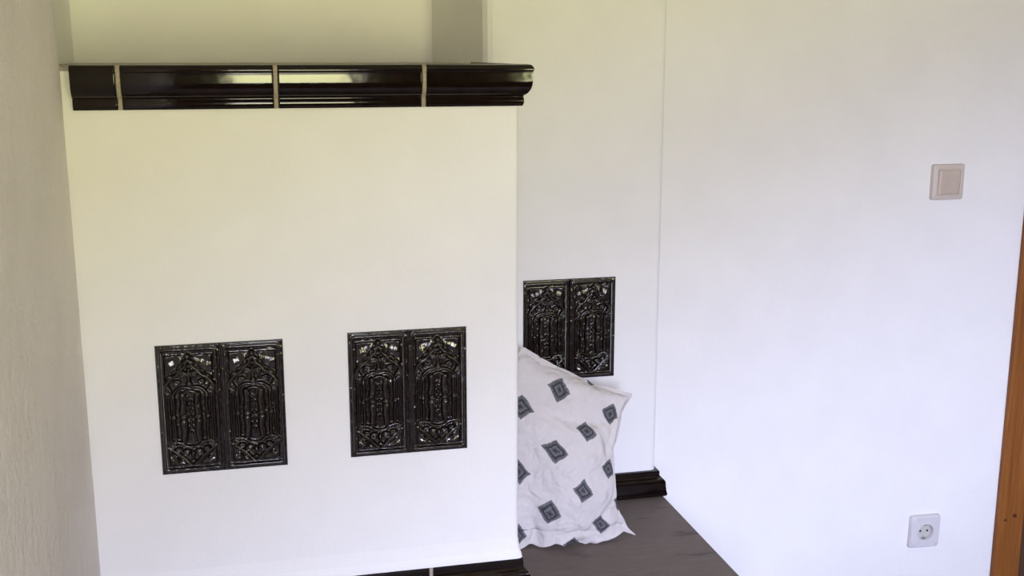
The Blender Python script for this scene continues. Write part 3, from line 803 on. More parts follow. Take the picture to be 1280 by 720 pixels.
        22,24,27,33,36,32,-531,22,2,-6,2,-12,-3,-2,3,-4,0,1,0,1,2,3,5,6,7,7,10,14,7,12,13,15,22,11,15,18,19,22,31,4,18,22,20,22,21,22,23,29,33,35,34,-525,5,
        19,-2,-5,-11,-8,-3,0,0,-2,2,0,0,2,4,5,5,8,7,9,13,8,13,13,14,22,13,15,19,19,22,32,5,16,21,19,22,22,21,24,28,35,35,33,-515,-1,11,7,-6,-13,-7,-3,-2,0,-1,
        0,1,0,2,3,4,6,8,7,9,9,12,13,13,14,18,21,11,20,20,22,32,5,15,20,20,21,22,21,24,28,35,35,33,-505,-5,5,9,-5,-13,-7,-4,-1,-2,0,-1,2,1,1,3,4,5,7,8,9,9,12,
        13,13,15,16,21,13,20,20,23,32,5,15,18,20,21,21,21,24,28,35,35,33,-490,-17,0,10,0,-15,-6,-3,-2,-2,0,0,0,2,1,3,4,5,6,9,9,9,11,13,13,15,15,20,15,20,21,
        22,33,6,13,18,19,20,21,21,24,28,35,35,33,-477,-17,-11,4,8,-15,-6,-3,-2,-1,-1,0,0,2,1,3,4,5,6,8,9,9,11,13,13,16,14,17,18,20,21,23,33,7,12,16,19,20,21,
        20,23,27,36,35,33,-466,-16,-17,2,9,-13,-8,-3,-2,-1,-1,-1,1,2,1,3,4,5,6,7,9,10,11,12,13,16,15,16,18,20,21,22,33,12,8,15,18,20,20,20,23,26,35,36,33,
        -458,-12,-21,1,8,-9,-11,-4,-2,-1,-1,-1,0,3,1,3,4,5,6,7,8,10,11,12,13,15,16,16,18,19,21,22,33,16,6,13,17,19,20,20,22,26,34,36,32,-452,-8,-19,-3,8,-11,
        -8,-5,-2,-1,-1,-1,0,2,2,3,4,5,5,7,9,10,10,13,12,15,16,15,18,19,20,22,32,20,6,11,15,19,20,18,22,25,34,37,31,-447,-5,-17,-5,7,-12,-7,-4,-3,-1,-1,-1,0,2,
        3,2,5,4,6,7,8,10,10,13,13,14,16,15,17,19,19,22,31,23,6,9,14,18,19,19,21,24,33,37,27,-442,0,-10,-8,4,-12,-6,-3,-3,-1,-1,-2,0,2,3,2,5,5,6,6,8,9,11,13,
        13,14,15,16,17,18,18,21,30,25,8,7,13,17,19,17,20,24,32,37,31,-430,-15,4,-12,1,-12,-6,-2,-3,-1,-1,0,-2,2,3,2,5,5,6,6,8,9,11,12,14,14,14,16,16,18,18,19,
        29,27,11,5,12,15,18,17,19,23,32,36,34,-426,-11,5,-10,-5,-12,-5,-1,-3,-2,0,0,0,0,2,3,5,5,6,7,7,8,12,12,13,14,14,15,17,17,18,18,26,28,14,5,10,14,17,16,
        19,22,31,36,36,-424,-4,2,-3,-11,-12,-5,-1,-1,-3,-1,0,1,1,1,3,5,6,5,7,7,9,16,11,9,13,14,14,16,18,17,17,24,28,17,5,9,13,16,15,18,20,31,36,34,-417,10,-1,
        -14,-6,-11,-6,-3,1,-1,-3,0,1,2,2,3,3,6,7,6,8,8,16,14,10,9,13,14,15,16,17,17,22,27,20,5,8,11,16,13,18,19,31,35,32,-408,14,0,-9,-11,-11,-1,-9,-3,2,-1,
        -1,2,1,3,3,4,5,7,6,8,7,12,19,13,9,9,13,14,16,16,17,19,26,22,6,8,10,14,13,16,19,31,34,28,-397,13,7,-10,-12,-7,-5,-1,-12,-2,3,2,0,2,3,3,4,5,6,7,8,9,9,
        11,20,13,8,10,14,14,16,16,17,24,23,8,8,9,13,12,14,18,31,33,27,-386,12,5,-3,-15,-9,-1,1,-5,-9,-3,7,1,-1,4,4,4,6,4,7,8,10,10,7,14,20,14,5,12,14,15,14,
        16,23,22,10,8,8,12,11,13,17,31,31,23,-370,10,1,-1,-10,-11,-3,0,1,-1,-9,-1,8,3,-1,4,5,5,6,5,8,8,10,10,7,15,21,15,7,11,13,14,14,21,21,11,10,6,12,10,12,
        14,32,29,20,-351,-1,2,-2,-2,-13,-3,-3,-2,9,0,-8,0,9,3,1,4,5,6,5,7,7,9,9,9,10,13,17,22,10,9,13,13,15,21,13,12,4,11,10,11,12,29,31,16,-343,9,-2,-3,-1,
        -11,-5,-3,-2,2,12,1,-7,1,7,3,2,5,5,6,7,6,8,8,10,11,11,11,17,24,12,11,10,11,17,14,15,2,10,10,10,12,25,31,15,-335,9,4,-3,-4,-10,-5,-2,-1,3,3,13,2,-7,2,
        5,4,4,6,6,7,6,7,7,8,9,10,11,11,17,24,15,12,11,9,12,16,3,7,11,10,11,21,32,10,-323,9,4,-3,0,-12,-4,-1,0,6,1,3,15,4,-4,5,6,6,6,6,6,7,7,7,7,6,7,7,8,9,14,
        23,17,15,14,9,12,7,1,7,10,12,18,30,10,-312,7,3,0,3,-13,-3,0,1,4,5,0,5,18,6,3,6,6,6,6,6,7,6,7,6,7,7,6,7,6,6,7,13,15,16,21,13,8,9,0,7,10,15,31,6,-294,0,
        0,3,7,-13,-1,0,1,7,-3,7,4,7,14,8,7,7,3,2,7,11,8,8,7,8,7,8,6,6,6,4,5,6,10,14,11,10,12,15,6,10,8,30,6,-287,12,3,2,4,-16,3,2,-2,-1,8,5,6,3,5,7,8,7,10,9,
        0,6,8,10,10,10,8,9,8,7,5,7,5,3,4,4,11,9,10,10,10,9,10,23,13,-281,9,1,4,7,2,-7,0,6,0,8,8,6,2,5,7,10,3,13,6,3,5,8,9,10,7,8,6,4,8,7,7,6,8,4,4,7,11,7,9,
        13,7,6,9,12,-268,2,3,5,-5,1,-5,4,14,10,9,9,8,5,5,6,6,4,6,12,8,5,6,6,8,9,9,7,4,4,3,3,3,4,5,5,2,23,17,7,5,7,3,3,7,-255,16,13,11,10,8,7,16,16,14,14,13,
        12,11,13,12,12,11,6,20,13,12,11,11,8,18,20,14,11,11,15,14,15,16,4,19,17,16,-470,1,22,12,11,9,9,8,17,16,14,14,13,12,12,11,8,14,9,17,13,11,10,8,16,24,
        12,10,11,13,14,14,14,11,8,17,15,19,-460,5,4,22,12,11,10,6,12,17,15,14,14,13,11,7,9,17,10,15,12,9,8,16,24,14,8,11,11,13,14,13,12,10,8,17,16,17,-448,7,
        1,10,21,12,11,9,6,14,16,15,16,12,9,6,12,17,11,13,9,8,15,25,14,9,9,11,12,12,13,13,11,8,10,16,16,17,-437,6,7,0,14,20,11,12,6,9,14,15,18,12,6,7,16,16,11,
        9,7,14,27,14,8,10,11,10,12,12,12,12,10,8,10,16,17,16,-425,4,7,5,1,19,17,10,12,6,8,15,21,11,3,11,18,14,9,6,13,27,14,7,11,11,10,11,11,12,11,12,8,8,10,
        17,18,15,-414,6,0,11,3,4,21,13,11,11,1,15,24,8,0,17,21,9,3,13,27,13,7,10,12,11,11,10,10,12,11,11,7,7,12,17,19,12,-400,-3,11,1,13,0,9,21,11,-1,13,25,
        11,-3,14,25,10,0,13,28,12,5,11,13,12,10,10,10,10,11,12,9,7,6,13,19,18,11,-395,3,3,12,1,13,-1,18,1,13,25,12,-4,12,26,12,-4,15,27,11,3,13,15,12,11,9,9,
        10,10,11,12,9,4,7,15,19,19,8,-400,16,6,2,13,2,12,-4,14,26,11,-4,11,26,12,-3,12,28,12,1,12,18,12,11,10,9,10,9,9,12,12,7,3,8,16,21,17,6,-403,17,13,8,1,
        13,-4,11,25,12,-6,12,26,12,-5,12,27,15,-2,13,20,11,11,10,10,9,9,9,9,12,12,6,2,9,18,21,17,3,-407,20,14,11,8,-3,10,24,11,-6,11,25,11,-4,12,26,13,-1,12,
        22,12,10,11,9,10,10,8,9,8,13,12,4,1,12,19,21,16,1,-412,23,16,12,2,9,23,10,-6,10,25,11,-5,11,25,13,-1,13,22,13,9,11,10,10,10,9,8,7,10,13,11,3,1,14,21,
        20,14,0,-417,25,20,7,11,21,10,-5,10,24,11,-5,10,24,12,-2,13,23,14,8,12,10,10,9,10,10,8,6,10,14,10,1,2,17,22,19,12,-1,-423,28,22,12,19,11,-2,10,24,10,
        -4,10,22,10,-4,13,24,14,9,13,10,10,9,9,11,10,6,6,12,14,8,0,4,18,23,18,11,-3,-422,27,22,22,13,2,8,23,13,-6,10,21,13,-5,6,23,15,14,11,11,10,10,8,9,12,9,
        6,6,12,14,7,-1,7,20,23,15,11,-5,-417,26,23,20,11,3,20,16,8,-4,18,15,10,-3,6,19,17,14,12,11,10,9,7,9,12,9,5,6,14,14,4,-1,9,23,21,13,12,-6,-414,27,23,
        19,11,5,20,15,8,-3,14,18,10,-2,3,16,19,16,12,10,11,8,5,9,13,9,3,8,15,12,3,-1,13,23,20,10,13,-7,-409,27,23,18,11,7,19,14,9,-3,11,19,12,0,0,13,18,17,14,
        11,10,8,3,9,14,8,2,9,16,12,1,0,16,23,18,8,15,-10,-404,28,22,18,11,7,19,15,10,-3,8,19,14,2,-2,9,17,19,14,11,10,8,2,9,14,8,1,11,16,11,-1,3,18,24,14,7,
        17,-13,-400,29,23,17,11,8,19,14,10,-1,4,19,15,5,-2,5,15,20,14,12,10,7,2,9,15,7,1,12,16,9,-3,7,20,23,9,9,18,-14,-397,30,23,17,10,9,19,14,10,2,0,18,16,
        7,-1,2,12,21,14,13,9,7,1,10,16,5,1,13,17,7,-3,10,22,19,5,13,18,-16,-392,30,24,16,9,10,20,13,9,6,-3,16,17,9,0,0,10,19,15,13,10,6,0,12,16,1,4,15,17,2,
        -3,16,25,9,5,19,16,-18,-388,30,25,16,8,11,20,12,8,10,-4,12,18,10,4,-2,7,17,13,19,7,0,8,18,8,-3,10,21,5,-5,10,24,13,2,16,20,12,-20,-383,31,26,14,8,12,
        20,10,8,13,-4,9,18,11,7,-3,6,12,22,11,0,9,18,8,-4,9,21,7,-6,10,23,10,-1,17,20,16,9,-21,-378,30,27,14,6,14,19,7,9,16,-2,5,18,8,13,-4,7,19,11,0,11,20,8,
        -4,8,22,7,-7,9,22,10,-4,16,21,14,13,9,-19,-375,28,28,15,5,14,18,5,9,19,1,2,16,7,14,1,15,8,-2,11,23,8,-5,9,22,7,-6,7,23,8,-4,10,24,13,9,17,8,-18,-370,
        26,29,14,4,15,18,2,11,18,6,-1,14,8,10,17,5,-5,9,23,9,-5,9,22,8,-6,7,23,7,-6,8,22,17,8,7,20,8,-19,-363,30,22,7,14,21,8,0,13,19,8,-1,10,10,18,7,-6,9,22,
        8,-6,8,24,8,-6,8,23,7,-7,5,14,25,6,5,17,18,7,-20,-349,22,10,19,25,8,-2,9,14,19,5,5,16,11,7,-6,8,22,5,-6,9,23,9,-6,9,23,7,-7,4,13,24,11,-3,16,20,11,8,
        -14,-349,10,21,30,10,-2,8,12,12,21,9,11,6,5,-4,8,23,7,-10,10,20,10,-5,9,25,7,-8,4,11,24,10,-4,11,25,10,7,12,-11,-354,21,30,17,-2,10,19,3,22,8,6,7,-4,
        7,15,21,5,-9,2,15,5,9,10,25,7,-9,6,10,24,8,-5,10,25,11,3,13,12,-9,-343,28,18,0,14,23,5,16,5,-7,7,7,14,24,11,3,-10,3,6,12,22,12,11,6,-9,5,22,11,11,-9,
        10,24,12,0,11,18,7,-6,-322,16,-2,15,29,5,15,4,-7,3,12,25,15,5,5,-10,4,9,13,20,13,5,5,-6,4,21,4,19,6,-9,23,14,5,2,18,13,5,-2,-315,0,15,27,15,8,3,-8,8,
        15,23,10,2,-7,4,7,25,11,10,4,1,-4,7,8,21,5,17,5,-9,7,26,11,-6,12,18,10,5,3,-320,15,26,14,5,9,-11,12,24,14,2,-6,2,4,15,23,7,4,2,-3,4,12,24,9,10,9,4,
        -10,6,24,10,-5,9,21,8,9,7,4,-307,25,15,4,9,-11,12,24,9,0,-7,3,11,24,12,3,-7,2,4,12,25,12,10,4,5,4,-3,5,22,8,-6,9,23,12,4,9,8,5,-287,17,10,5,-13,11,24,
        6,-9,0,8,22,15,5,1,-7,2,13,24,13,6,2,5,-2,6,5,13,16,7,-5,8,22,8,7,16,4,8,5,-271,11,5,-11,8,22,5,-9,-1,12,23,9,1,-4,1,6,25,14,5,2,-1,3,4,4,8,8,7,13,5,
        7,20,10,4,11,10,16,4,7,-260,5,-9,4,21,3,-11,1,14,22,2,-5,1,3,12,24,6,5,-4,4,4,11,11,20,5,-5,4,6,6,19,8,10,8,6,10,11,15,3,-248,3,-2,7,3,-11,6,18,11,-2,
        -5,2,8,11,21,-3,1,4,6,14,18,13,11,8,5,7,5,4,2,-1,13,9,12,8,6,8,9,13],
    [
        -656,7,28,2,33,-1,36,-5,39,-9,42,-11,43,-8,42,-5,40,-3,39,-2,37,1,34,3,30,5,29,4,31,2,33,1,34,0,34,1,34,2,32,3,32,4,30,5,30,5,30,6,28,8,26,5,30,4,30,
        5,30,5,29,6,29,6,28,7,26,9,25,10,25,10,24,12,22,11,24,10,25,9,26,10,19,13,21,7,27,9,28,12,25,13,-1518,33,25,35,37,35,35,35,34,35,36,35,34,33,34,35,35,
        34,35,34,35,34,33,35,35,35,34,35,34,34,35,33,33,32,36,35,34,35,33,32,33,35,33,24,36,-1491,32,31,29,34,37,35,36,36,34,32,36,36,36,34,35,34,34,35,34,33,
        34,34,35,34,35,34,34,34,34,34,32,33,33,34,34,34,34,33,32,33,33,32,23,34,-1482,35,31,32,32,36,36,34,35,33,36,36,35,35,35,35,35,34,34,34,34,34,33,34,35,
        34,34,34,34,33,33,33,32,33,34,33,33,33,33,32,32,32,32,20,33,-1477,40,32,34,32,36,35,33,34,36,36,35,36,35,35,35,34,35,34,33,34,34,33,34,34,34,34,33,33,
        33,33,33,32,32,34,33,32,33,32,31,32,32,29,20,31,-1457,32,32,35,31,36,34,34,36,35,36,34,36,35,35,35,34,35,33,34,34,33,34,33,34,34,33,33,33,33,32,33,32,
        32,32,33,32,32,31,31,32,30,28,18,32,-1444,32,28,37,32,36,35,34,35,35,35,36,35,34,35,35,34,34,34,34,33,34,33,34,33,33,33,33,33,32,32,32,32,32,32,31,32,
        31,32,30,31,30,26,18,30,-1434,34,30,34,34,35,35,35,35,35,35,35,35,35,35,34,34,34,34,33,34,33,33,34,33,33,32,33,32,32,32,32,31,31,32,31,31,31,31,30,30,
        29,25,17,29,-1430,39,33,34,34,36,35,35,35,35,35,36,34,34,35,34,34,34,34,33,33,34,33,33,32,33,32,33,32,32,31,32,30,31,31,31,30,31,30,30,30,27,24,17,28,
        -1412,32,31,36,35,35,35,35,35,35,35,35,35,34,34,34,34,34,33,34,33,33,33,32,33,32,32,32,32,32,31,31,31,30,30,30,30,30,30,30,29,27,23,16,27,-1395,30,30,
        33,35,35,34,35,36,35,34,35,35,34,34,34,34,33,34,33,33,33,32,33,32,32,32,32,31,32,32,31,29,29,30,29,30,30,30,30,28,27,22,16,26,-1385,31,29,35,34,34,34,
        35,35,35,35,35,34,34,34,34,33,34,33,33,33,32,33,32,32,32,31,32,31,31,32,27,32,29,29,29,30,30,30,29,29,26,21,16,25,-1373,29,30,35,33,34,35,34,35,35,34,
        35,34,34,34,34,33,33,33,33,33,32,32,32,32,32,31,30,31,31,32,24,33,30,28,29,30,29,30,30,28,26,21,15,24,-1364,30,31,34,34,33,34,35,35,34,35,34,34,34,34,
        33,34,33,33,32,33,31,33,31,31,32,29,32,30,31,31,22,34,30,28,28,30,30,30,29,29,25,20,16,22,-1353,27,33,34,34,33,34,35,34,35,34,34,34,34,33,34,33,33,33,
        32,32,31,32,32,31,31,27,33,30,30,31,27,23,35,28,28,30,29,30,30,29,24,19,16,21,-1352,37,32,35,33,33,34,34,35,34,34,34,34,33,33,34,33,32,33,32,32,30,33,
        31,31,30,26,33,31,29,30,28,19,35,30,28,30,29,30,30,29,25,18,15,21,-1332,24,34,34,34,33,34,34,34,34,34,34,34,33,33,33,33,33,32,32,32,29,33,31,31,30,25,
        32,31,29,29,28,16,36,31,28,30,29,30,30,29,24,17,16,19,-1321,34,24,34,34,33,33,34,34,34,34,34,33,33,34,33,32,33,32,32,31,30,32,31,30,31,24,32,30,29,28,
        27,15,35,31,29,31,29,30,30,28,24,16,16,19,-1314,36,26,32,34,32,34,33,34,34,34,33,34,33,33,33,32,32,32,32,31,31,31,30,30,30,28,27,31,28,28,26,13,35,32,
        30,30,29,30,30,28,24,14,16,19,-1312,40,29,33,34,31,34,33,34,34,33,34,33,32,33,33,32,33,31,32,31,31,30,30,30,30,28,26,31,28,27,26,11,35,32,30,30,29,30,
        30,28,24,14,15,19,-1295,28,32,34,33,31,34,33,34,33,34,33,33,32,33,32,33,32,31,31,31,31,30,30,30,29,29,26,30,27,26,26,10,34,32,31,30,30,29,30,28,25,13,
        14,19,-1284,29,29,34,33,31,33,33,33,34,33,33,33,32,32,33,32,31,31,32,30,31,30,30,29,29,28,28,28,27,26,25,9,34,32,31,30,30,29,30,29,24,13,13,19,-1274,
        29,27,34,33,31,33,33,33,33,33,33,32,32,32,32,32,32,31,31,30,30,30,30,29,28,29,28,27,27,26,24,8,32,34,31,30,30,29,30,29,25,12,12,18,-1264,30,25,34,33,
        32,32,32,33,33,33,33,32,32,31,32,32,31,31,31,30,30,29,30,29,28,28,28,27,27,25,25,8,30,33,32,30,30,29,30,29,25,14,9,19,-1256,31,24,33,32,32,32,33,32,
        33,32,33,32,32,31,32,31,31,31,30,30,30,29,29,29,28,28,28,27,26,26,24,9,27,33,32,31,30,29,30,29,25,14,8,20,-1251,34,24,32,33,31,31,33,33,32,32,32,32,
        32,31,31,31,31,30,31,30,29,29,29,28,28,27,28,27,27,25,25,10,24,33,32,31,30,29,30,29,26,14,7,23,-1254,37,29,31,33,30,32,32,32,33,31,32,32,31,31,31,31,
        31,30,30,30,29,29,28,28,28,27,27,27,26,27,25,12,20,32,33,30,31,29,30,28,26,16,5,19,-1230,26,29,30,33,30,32,31,32,32,32,31,32,31,31,30,31,30,30,30,29,
        29,29,28,28,27,28,26,27,26,26,26,15,17,31,32,31,31,29,30,28,26,17,4,14,-1220,32,25,31,32,30,31,31,32,32,31,31,31,31,31,30,31,29,30,29,30,29,28,27,28,
        27,28,26,27,25,27,26,18,14,30,32,31,30,30,30,28,26,17,3,8,-1213,37,28,31,31,29,31,31,32,31,31,31,30,31,30,30,31,29,30,29,29,29,26,27,29,27,28,26,27,
        25,26,26,20,15,27,31,31,31,29,30,29,26,15,6,11,-1200,27,30,28,31,30,30,31,31,31,31,31,30,30,30,30,30,29,30,28,29,29,25,27,28,28,27,27,27,25,26,26,22,
        14,26,31,30,31,29,30,29,26,14,7,16,-1197,29,26,30,29,31,31,29,30,31,31,30,30,30,29,30,29,30,29,29,28,29,27,23,27,28,29,26,27,26,25,26,24,16,22,31,30,
        31,29,30,28,27,13,9,19,-1192,28,27,29,28,31,30,30,29,30,30,30,30,29,30,29,29,29,29,29,28,28,28,27,22,27,28,28,25,27,26,25,25,18,21,29,30,30,29,30,29,
        27,12,10,21,-1185,24,29,30,29,28,30,30,29,29,30,29,29,30,29,29,28,29,29,29,27,28,27,29,25,22,26,29,27,25,26,26,25,20,20,28,29,31,29,29,29,27,10,14,24,
        -1184,27,28,29,29,29,29,29,29,30,28,29,29,28,30,28,29,28,28,29,28,27,27,28,28,25,20,25,29,27,26,25,27,21,20,27,28,31,29,29,28,28,10,15,26,-1187,33,29,
        29,29,28,29,29,29,28,30,26,30,27,29,29,28,28,28,29,28,27,27,27,28,27,25,23,20,28,27,26,26,25,20,25,27,31,28,29,28,28,13,15,27,-1174,26,27,29,28,29,28,
        29,28,29,27,29,26,29,28,28,28,28,28,28,28,27,28,27,27,26,26,27,22,18,27,25,28,27,23,24,25,30,29,28,28,28,18,12,28,-1165,25,25,28,29,27,28,28,28,28,29,
        26,28,26,28,28,28,28,27,28,27,28,27,27,28,26,27,26,26,23,17,24,26,26,28,25,23,30,29,28,28,27,20,12,29,-1161,26,25,29,28,26,28,27,28,28,28,28,24,27,27,
        28,27,27,28,27,27,27,27,27,27,27,26,27,27,27,24,18,22,23,25,28,24,29,30,29,27,27,22,12,30,-1156,27,25,28,27,26,27,27,27,29,27,28,27,20,28,28,27,27,27,
        27,28,26,27,27,27,26,27,26,25,26,27,27,24,24,23,19,24,28,28,31,27,27,25,11,31,-1158,31,28,28,24,28,26,27,28,27,27,27,27,26,24,27,26,27,27,27,26,26,26,
        26,27,26,26,26,26,27,26,25,26,27,26,22,25,27,25,24,28,27,27,12,30,-1144,21,24,28,27,31,24,26,28,28,26,27,26,27,27,27,26,27,24,25,27,26,26,25,25,25,26,
        26,26,25,26,26,26,24,28,27,22,27,27,27,25,27,26,18,26,-1134,21,22,26,24,31,27,26,25,25,27,26,26,26,27,24,26,24,28,27,25,25,25,24,25,26,26,26,26,25,25,
        26,26,26,26,27,24,25,27,26,27,26,26,27,25,-1141,28,23,26,26,29,26,27,21,26,26,26,25,26,25,26,26,26,26,23,25,26,26,27,25,24,25,25,26,25,26,26,26,27,26,
        28,29,20,26,24,25,26,27,27,31,-969,33,35,35,36,36,35,33,33,34,34,35,34,35,35,34,35,35,36,31,34,34,35,35,36,32,31,34,34,35,33,34,34,34,35,31,34,34,
        -1260,36,30,34,35,35,35,35,33,32,34,34,34,34,34,35,36,33,35,31,35,34,35,35,33,28,34,34,35,34,33,34,34,34,35,31,33,34,-1249,35,36,28,34,34,35,35,35,31,
        33,33,34,33,35,35,35,32,34,33,34,34,35,33,26,33,35,35,34,33,34,33,34,34,35,32,32,33,-1238,35,35,34,28,34,34,34,35,33,32,33,31,34,35,35,33,32,34,33,34,
        35,33,24,33,35,34,34,34,33,33,33,34,35,34,32,32,33,-1229,35,35,34,32,30,33,33,35,34,33,32,30,33,35,35,31,32,34,34,34,33,23,32,35,34,34,33,34,33,33,33,
        34,34,34,32,31,33,-1218,35,34,34,34,30,31,33,33,34,34,32,29,33,35,33,30,32,34,35,33,22,32,34,34,33,33,34,33,33,33,33,34,34,34,31,30,32,-1206,34,35,33,
        34,34,27,32,33,33,36,31,27,34,35,31,28,34,35,32,22,32,35,33,32,33,34,33,33,33,33,33,33,34,33,30,30,32,-1194,34,33,34,32,33,33,28,33,36,32,25,32,36,32,
        25,33,36,32,21,32,35,33,32,32,33,33,33,33,33,32,33,34,34,32,29,29,33,-1188,35,33,32,34,32,33,29,36,31,25,33,35,32,24,33,36,30,22,33,35,32,31,32,33,33,
        32,33,33,32,32,33,34,34,31,28,29,33,-1181,30,34,34,32,33,31,36,31,24,32,36,32,24,32,36,32,21,32,36,32,29,32,33,32,33,33,32,33,32,32,33,34,33,30,28,29,
        33,-1175,29,32,34,33,32,35,32,24,32,36,32,24,32,36,32,22,31,36,31,29,32,31,33,33,32,33,32,33,32,31,34,34,33,29,27,29,34,-1170,28,32,32,33,35,31,26,33,
        35,32,25,32,35,32,23,31,36,31,27,32,31,33,32,33,32,32,33,33,31,31,34,34,32,28,26,30,34,-1162,26,30,31,35,33,26,33,35,33,24,32,35,32,24,31,36,31,25,31,
        33,32,32,32,32,32,33,33,32,31,31,34,34,31,26,27,31,34,-1154,23,27,34,32,28,32,36,32,25,33,35,32,24,32,35,31,25,30,33,32,31,32,32,32,32,33,33,32,30,32,
        33,34,29,26,27,31,34,-1144,20,25,32,29,32,36,32,26,32,35,32,25,32,35,32,24,30,32,31,32,31,33,32,31,32,33,32,32,30,32,34,33,28,25,28,31,34,-1136,20,25,
        27,31,35,33,27,31,35,32,26,31,35,33,25,29,30,32,31,31,32,32,32,31,32,32,33,31,29,33,33,32,27,24,30,31,34,-1127,20,24,27,33,34,28,29,33,33,29,29,32,34,
        32,27,27,30,31,31,31,32,32,32,30,32,32,33,29,30,33,33,31,25,25,30,31,33,-1117,20,24,27,32,33,28,29,33,33,30,28,31,33,33,28,27,29,30,31,30,32,32,32,30,
        31,33,31,29,30,32,33,31,23,26,31,30,33,-1107,18,24,28,31,33,27,30,32,33,31,27,30,33,33,29,27,27,30,30,31,32,32,31,29,31,33,31,28,30,32,33,29,22,28,32,
        28,33,-1097,17,24,27,31,33,27,29,32,33,31,27,29,33,32,31,27,26,29,30,31,31,32,31,29,31,32,30,28,30,32,33,27,22,29,32,27,32,-1085,15,23,28,31,32,26,30,
        31,33,31,27,28,32,33,31,28,25,29,29,31,31,32,30,28,32,32,29,27,31,32,32,24,24,31,30,27,30,-1072,12,23,27,31,32,26,30,30,32,33,26,28,32,31,32,29,24,28,
        29,31,31,31,30,28,31,32,28,27,31,32,30,23,26,32,29,26,30,-1059,9,21,28,32,30,26,29,31,32,32,27,27,30,32,31,30,26,27,28,29,31,32,29,27,32,31,28,26,31,
        33,27,22,30,33,25,27,29,-1047,8,20,28,31,30,25,30,31,30,31,29,26,30,31,31,31,25,28,25,30,33,30,25,30,32,29,24,32,32,30,21,29,33,26,25,28,29,-1036,8,
        18,28,31,29,25,31,30,28,32,30,25,29,30,31,31,28,23,28,32,30,25,30,32,29,24,30,32,29,22,29,34,26,24,27,29,28,-1026,10,16,27,31,29,25,31,29,27,31,31,25,
        30,28,31,30,24,28,32,29,23,30,32,29,23,30,31,30,23,28,33,27,23,27,28,29,28,-1018,12,14,27,31,29,25,30,30,25,31,30,26,30,27,31,26,29,32,28,22,29,32,29,
        22,29,32,30,21,29,33,29,20,28,29,26,29,28,-1011,14,13,27,33,26,25,31,29,25,30,30,27,30,29,24,30,32,28,21,29,32,28,22,29,32,29,21,30,32,29,22,24,29,31,
        22,29,27,-1000,8,21,31,26,22,30,31,28,23,30,30,29,29,24,29,31,29,22,29,31,28,21,28,32,29,21,29,31,30,26,19,30,31,24,24,29,27,-1000,18,30,22,18,29,32,
        28,27,23,30,29,26,28,29,31,29,21,30,31,28,20,28,31,29,20,29,31,29,26,20,27,33,25,22,28,29,28,-993,29,21,10,28,32,28,27,27,22,28,28,29,30,31,28,21,29,
        30,28,22,28,31,28,19,28,31,29,27,19,28,31,27,19,28,29,27,30,-976,20,6,24,32,28,23,29,22,27,29,30,31,29,26,21,28,29,31,25,27,30,28,18,28,30,28,27,19,
        27,32,27,18,27,31,25,26,31,-974,11,23,30,25,20,29,24,28,30,30,28,26,19,26,31,28,30,28,27,21,26,28,28,29,29,19,27,27,30,27,18,26,31,26,23,28,30,-979,
        24,31,24,14,28,25,29,29,30,27,18,25,28,29,30,28,27,27,21,26,29,30,29,28,21,29,21,29,29,19,23,30,30,22,25,28,30,-973,31,24,14,24,27,29,30,27,25,19,27,
        29,29,30,27,17,26,28,28,31,29,28,27,21,28,23,28,28,27,15,26,33,26,21,27,28,30,-962,24,13,24,29,27,29,26,18,25,29,27,32,28,25,18,26,29,31,29,28,25,21,
        25,26,28,28,29,27,17,26,30,26,20,26,27,27,30,-962,16,24,30,26,27,26,19,26,30,28,29,26,18,26,29,28,30,28,25,18,26,26,28,28,30,28,27,19,26,30,26,17,24,
        28,27,27,28,-966,23,26,29,27,26,20,28,27,30,27,20,24,28,30,28,28,26,17,25,27,29,30,28,28,27,21,24,27,30,26,17,26,29,19,27,27,29,-966,25,30,27,26,21,
        28,27,29,26,19,27,28,28,30,27,16,25,27,30,28,29,28,26,27,24,28,23,29,25,18,25,29,25,26,17,28,27,-962,27,29,27,24,27,24,30,25,20,28,28,29,28,26,17,27,
        29,27,30,26,26,25,21,27,28,28,27,27,19,25,26,26,28,26,25,16,29,-959,29,27,26,26,23,27,24,25,28,29,28,26,26,22,26,29,28,27,24,20,25,24,25,28,26,26,27,
        28,26,23,25,25,28,29,27,26,19]]
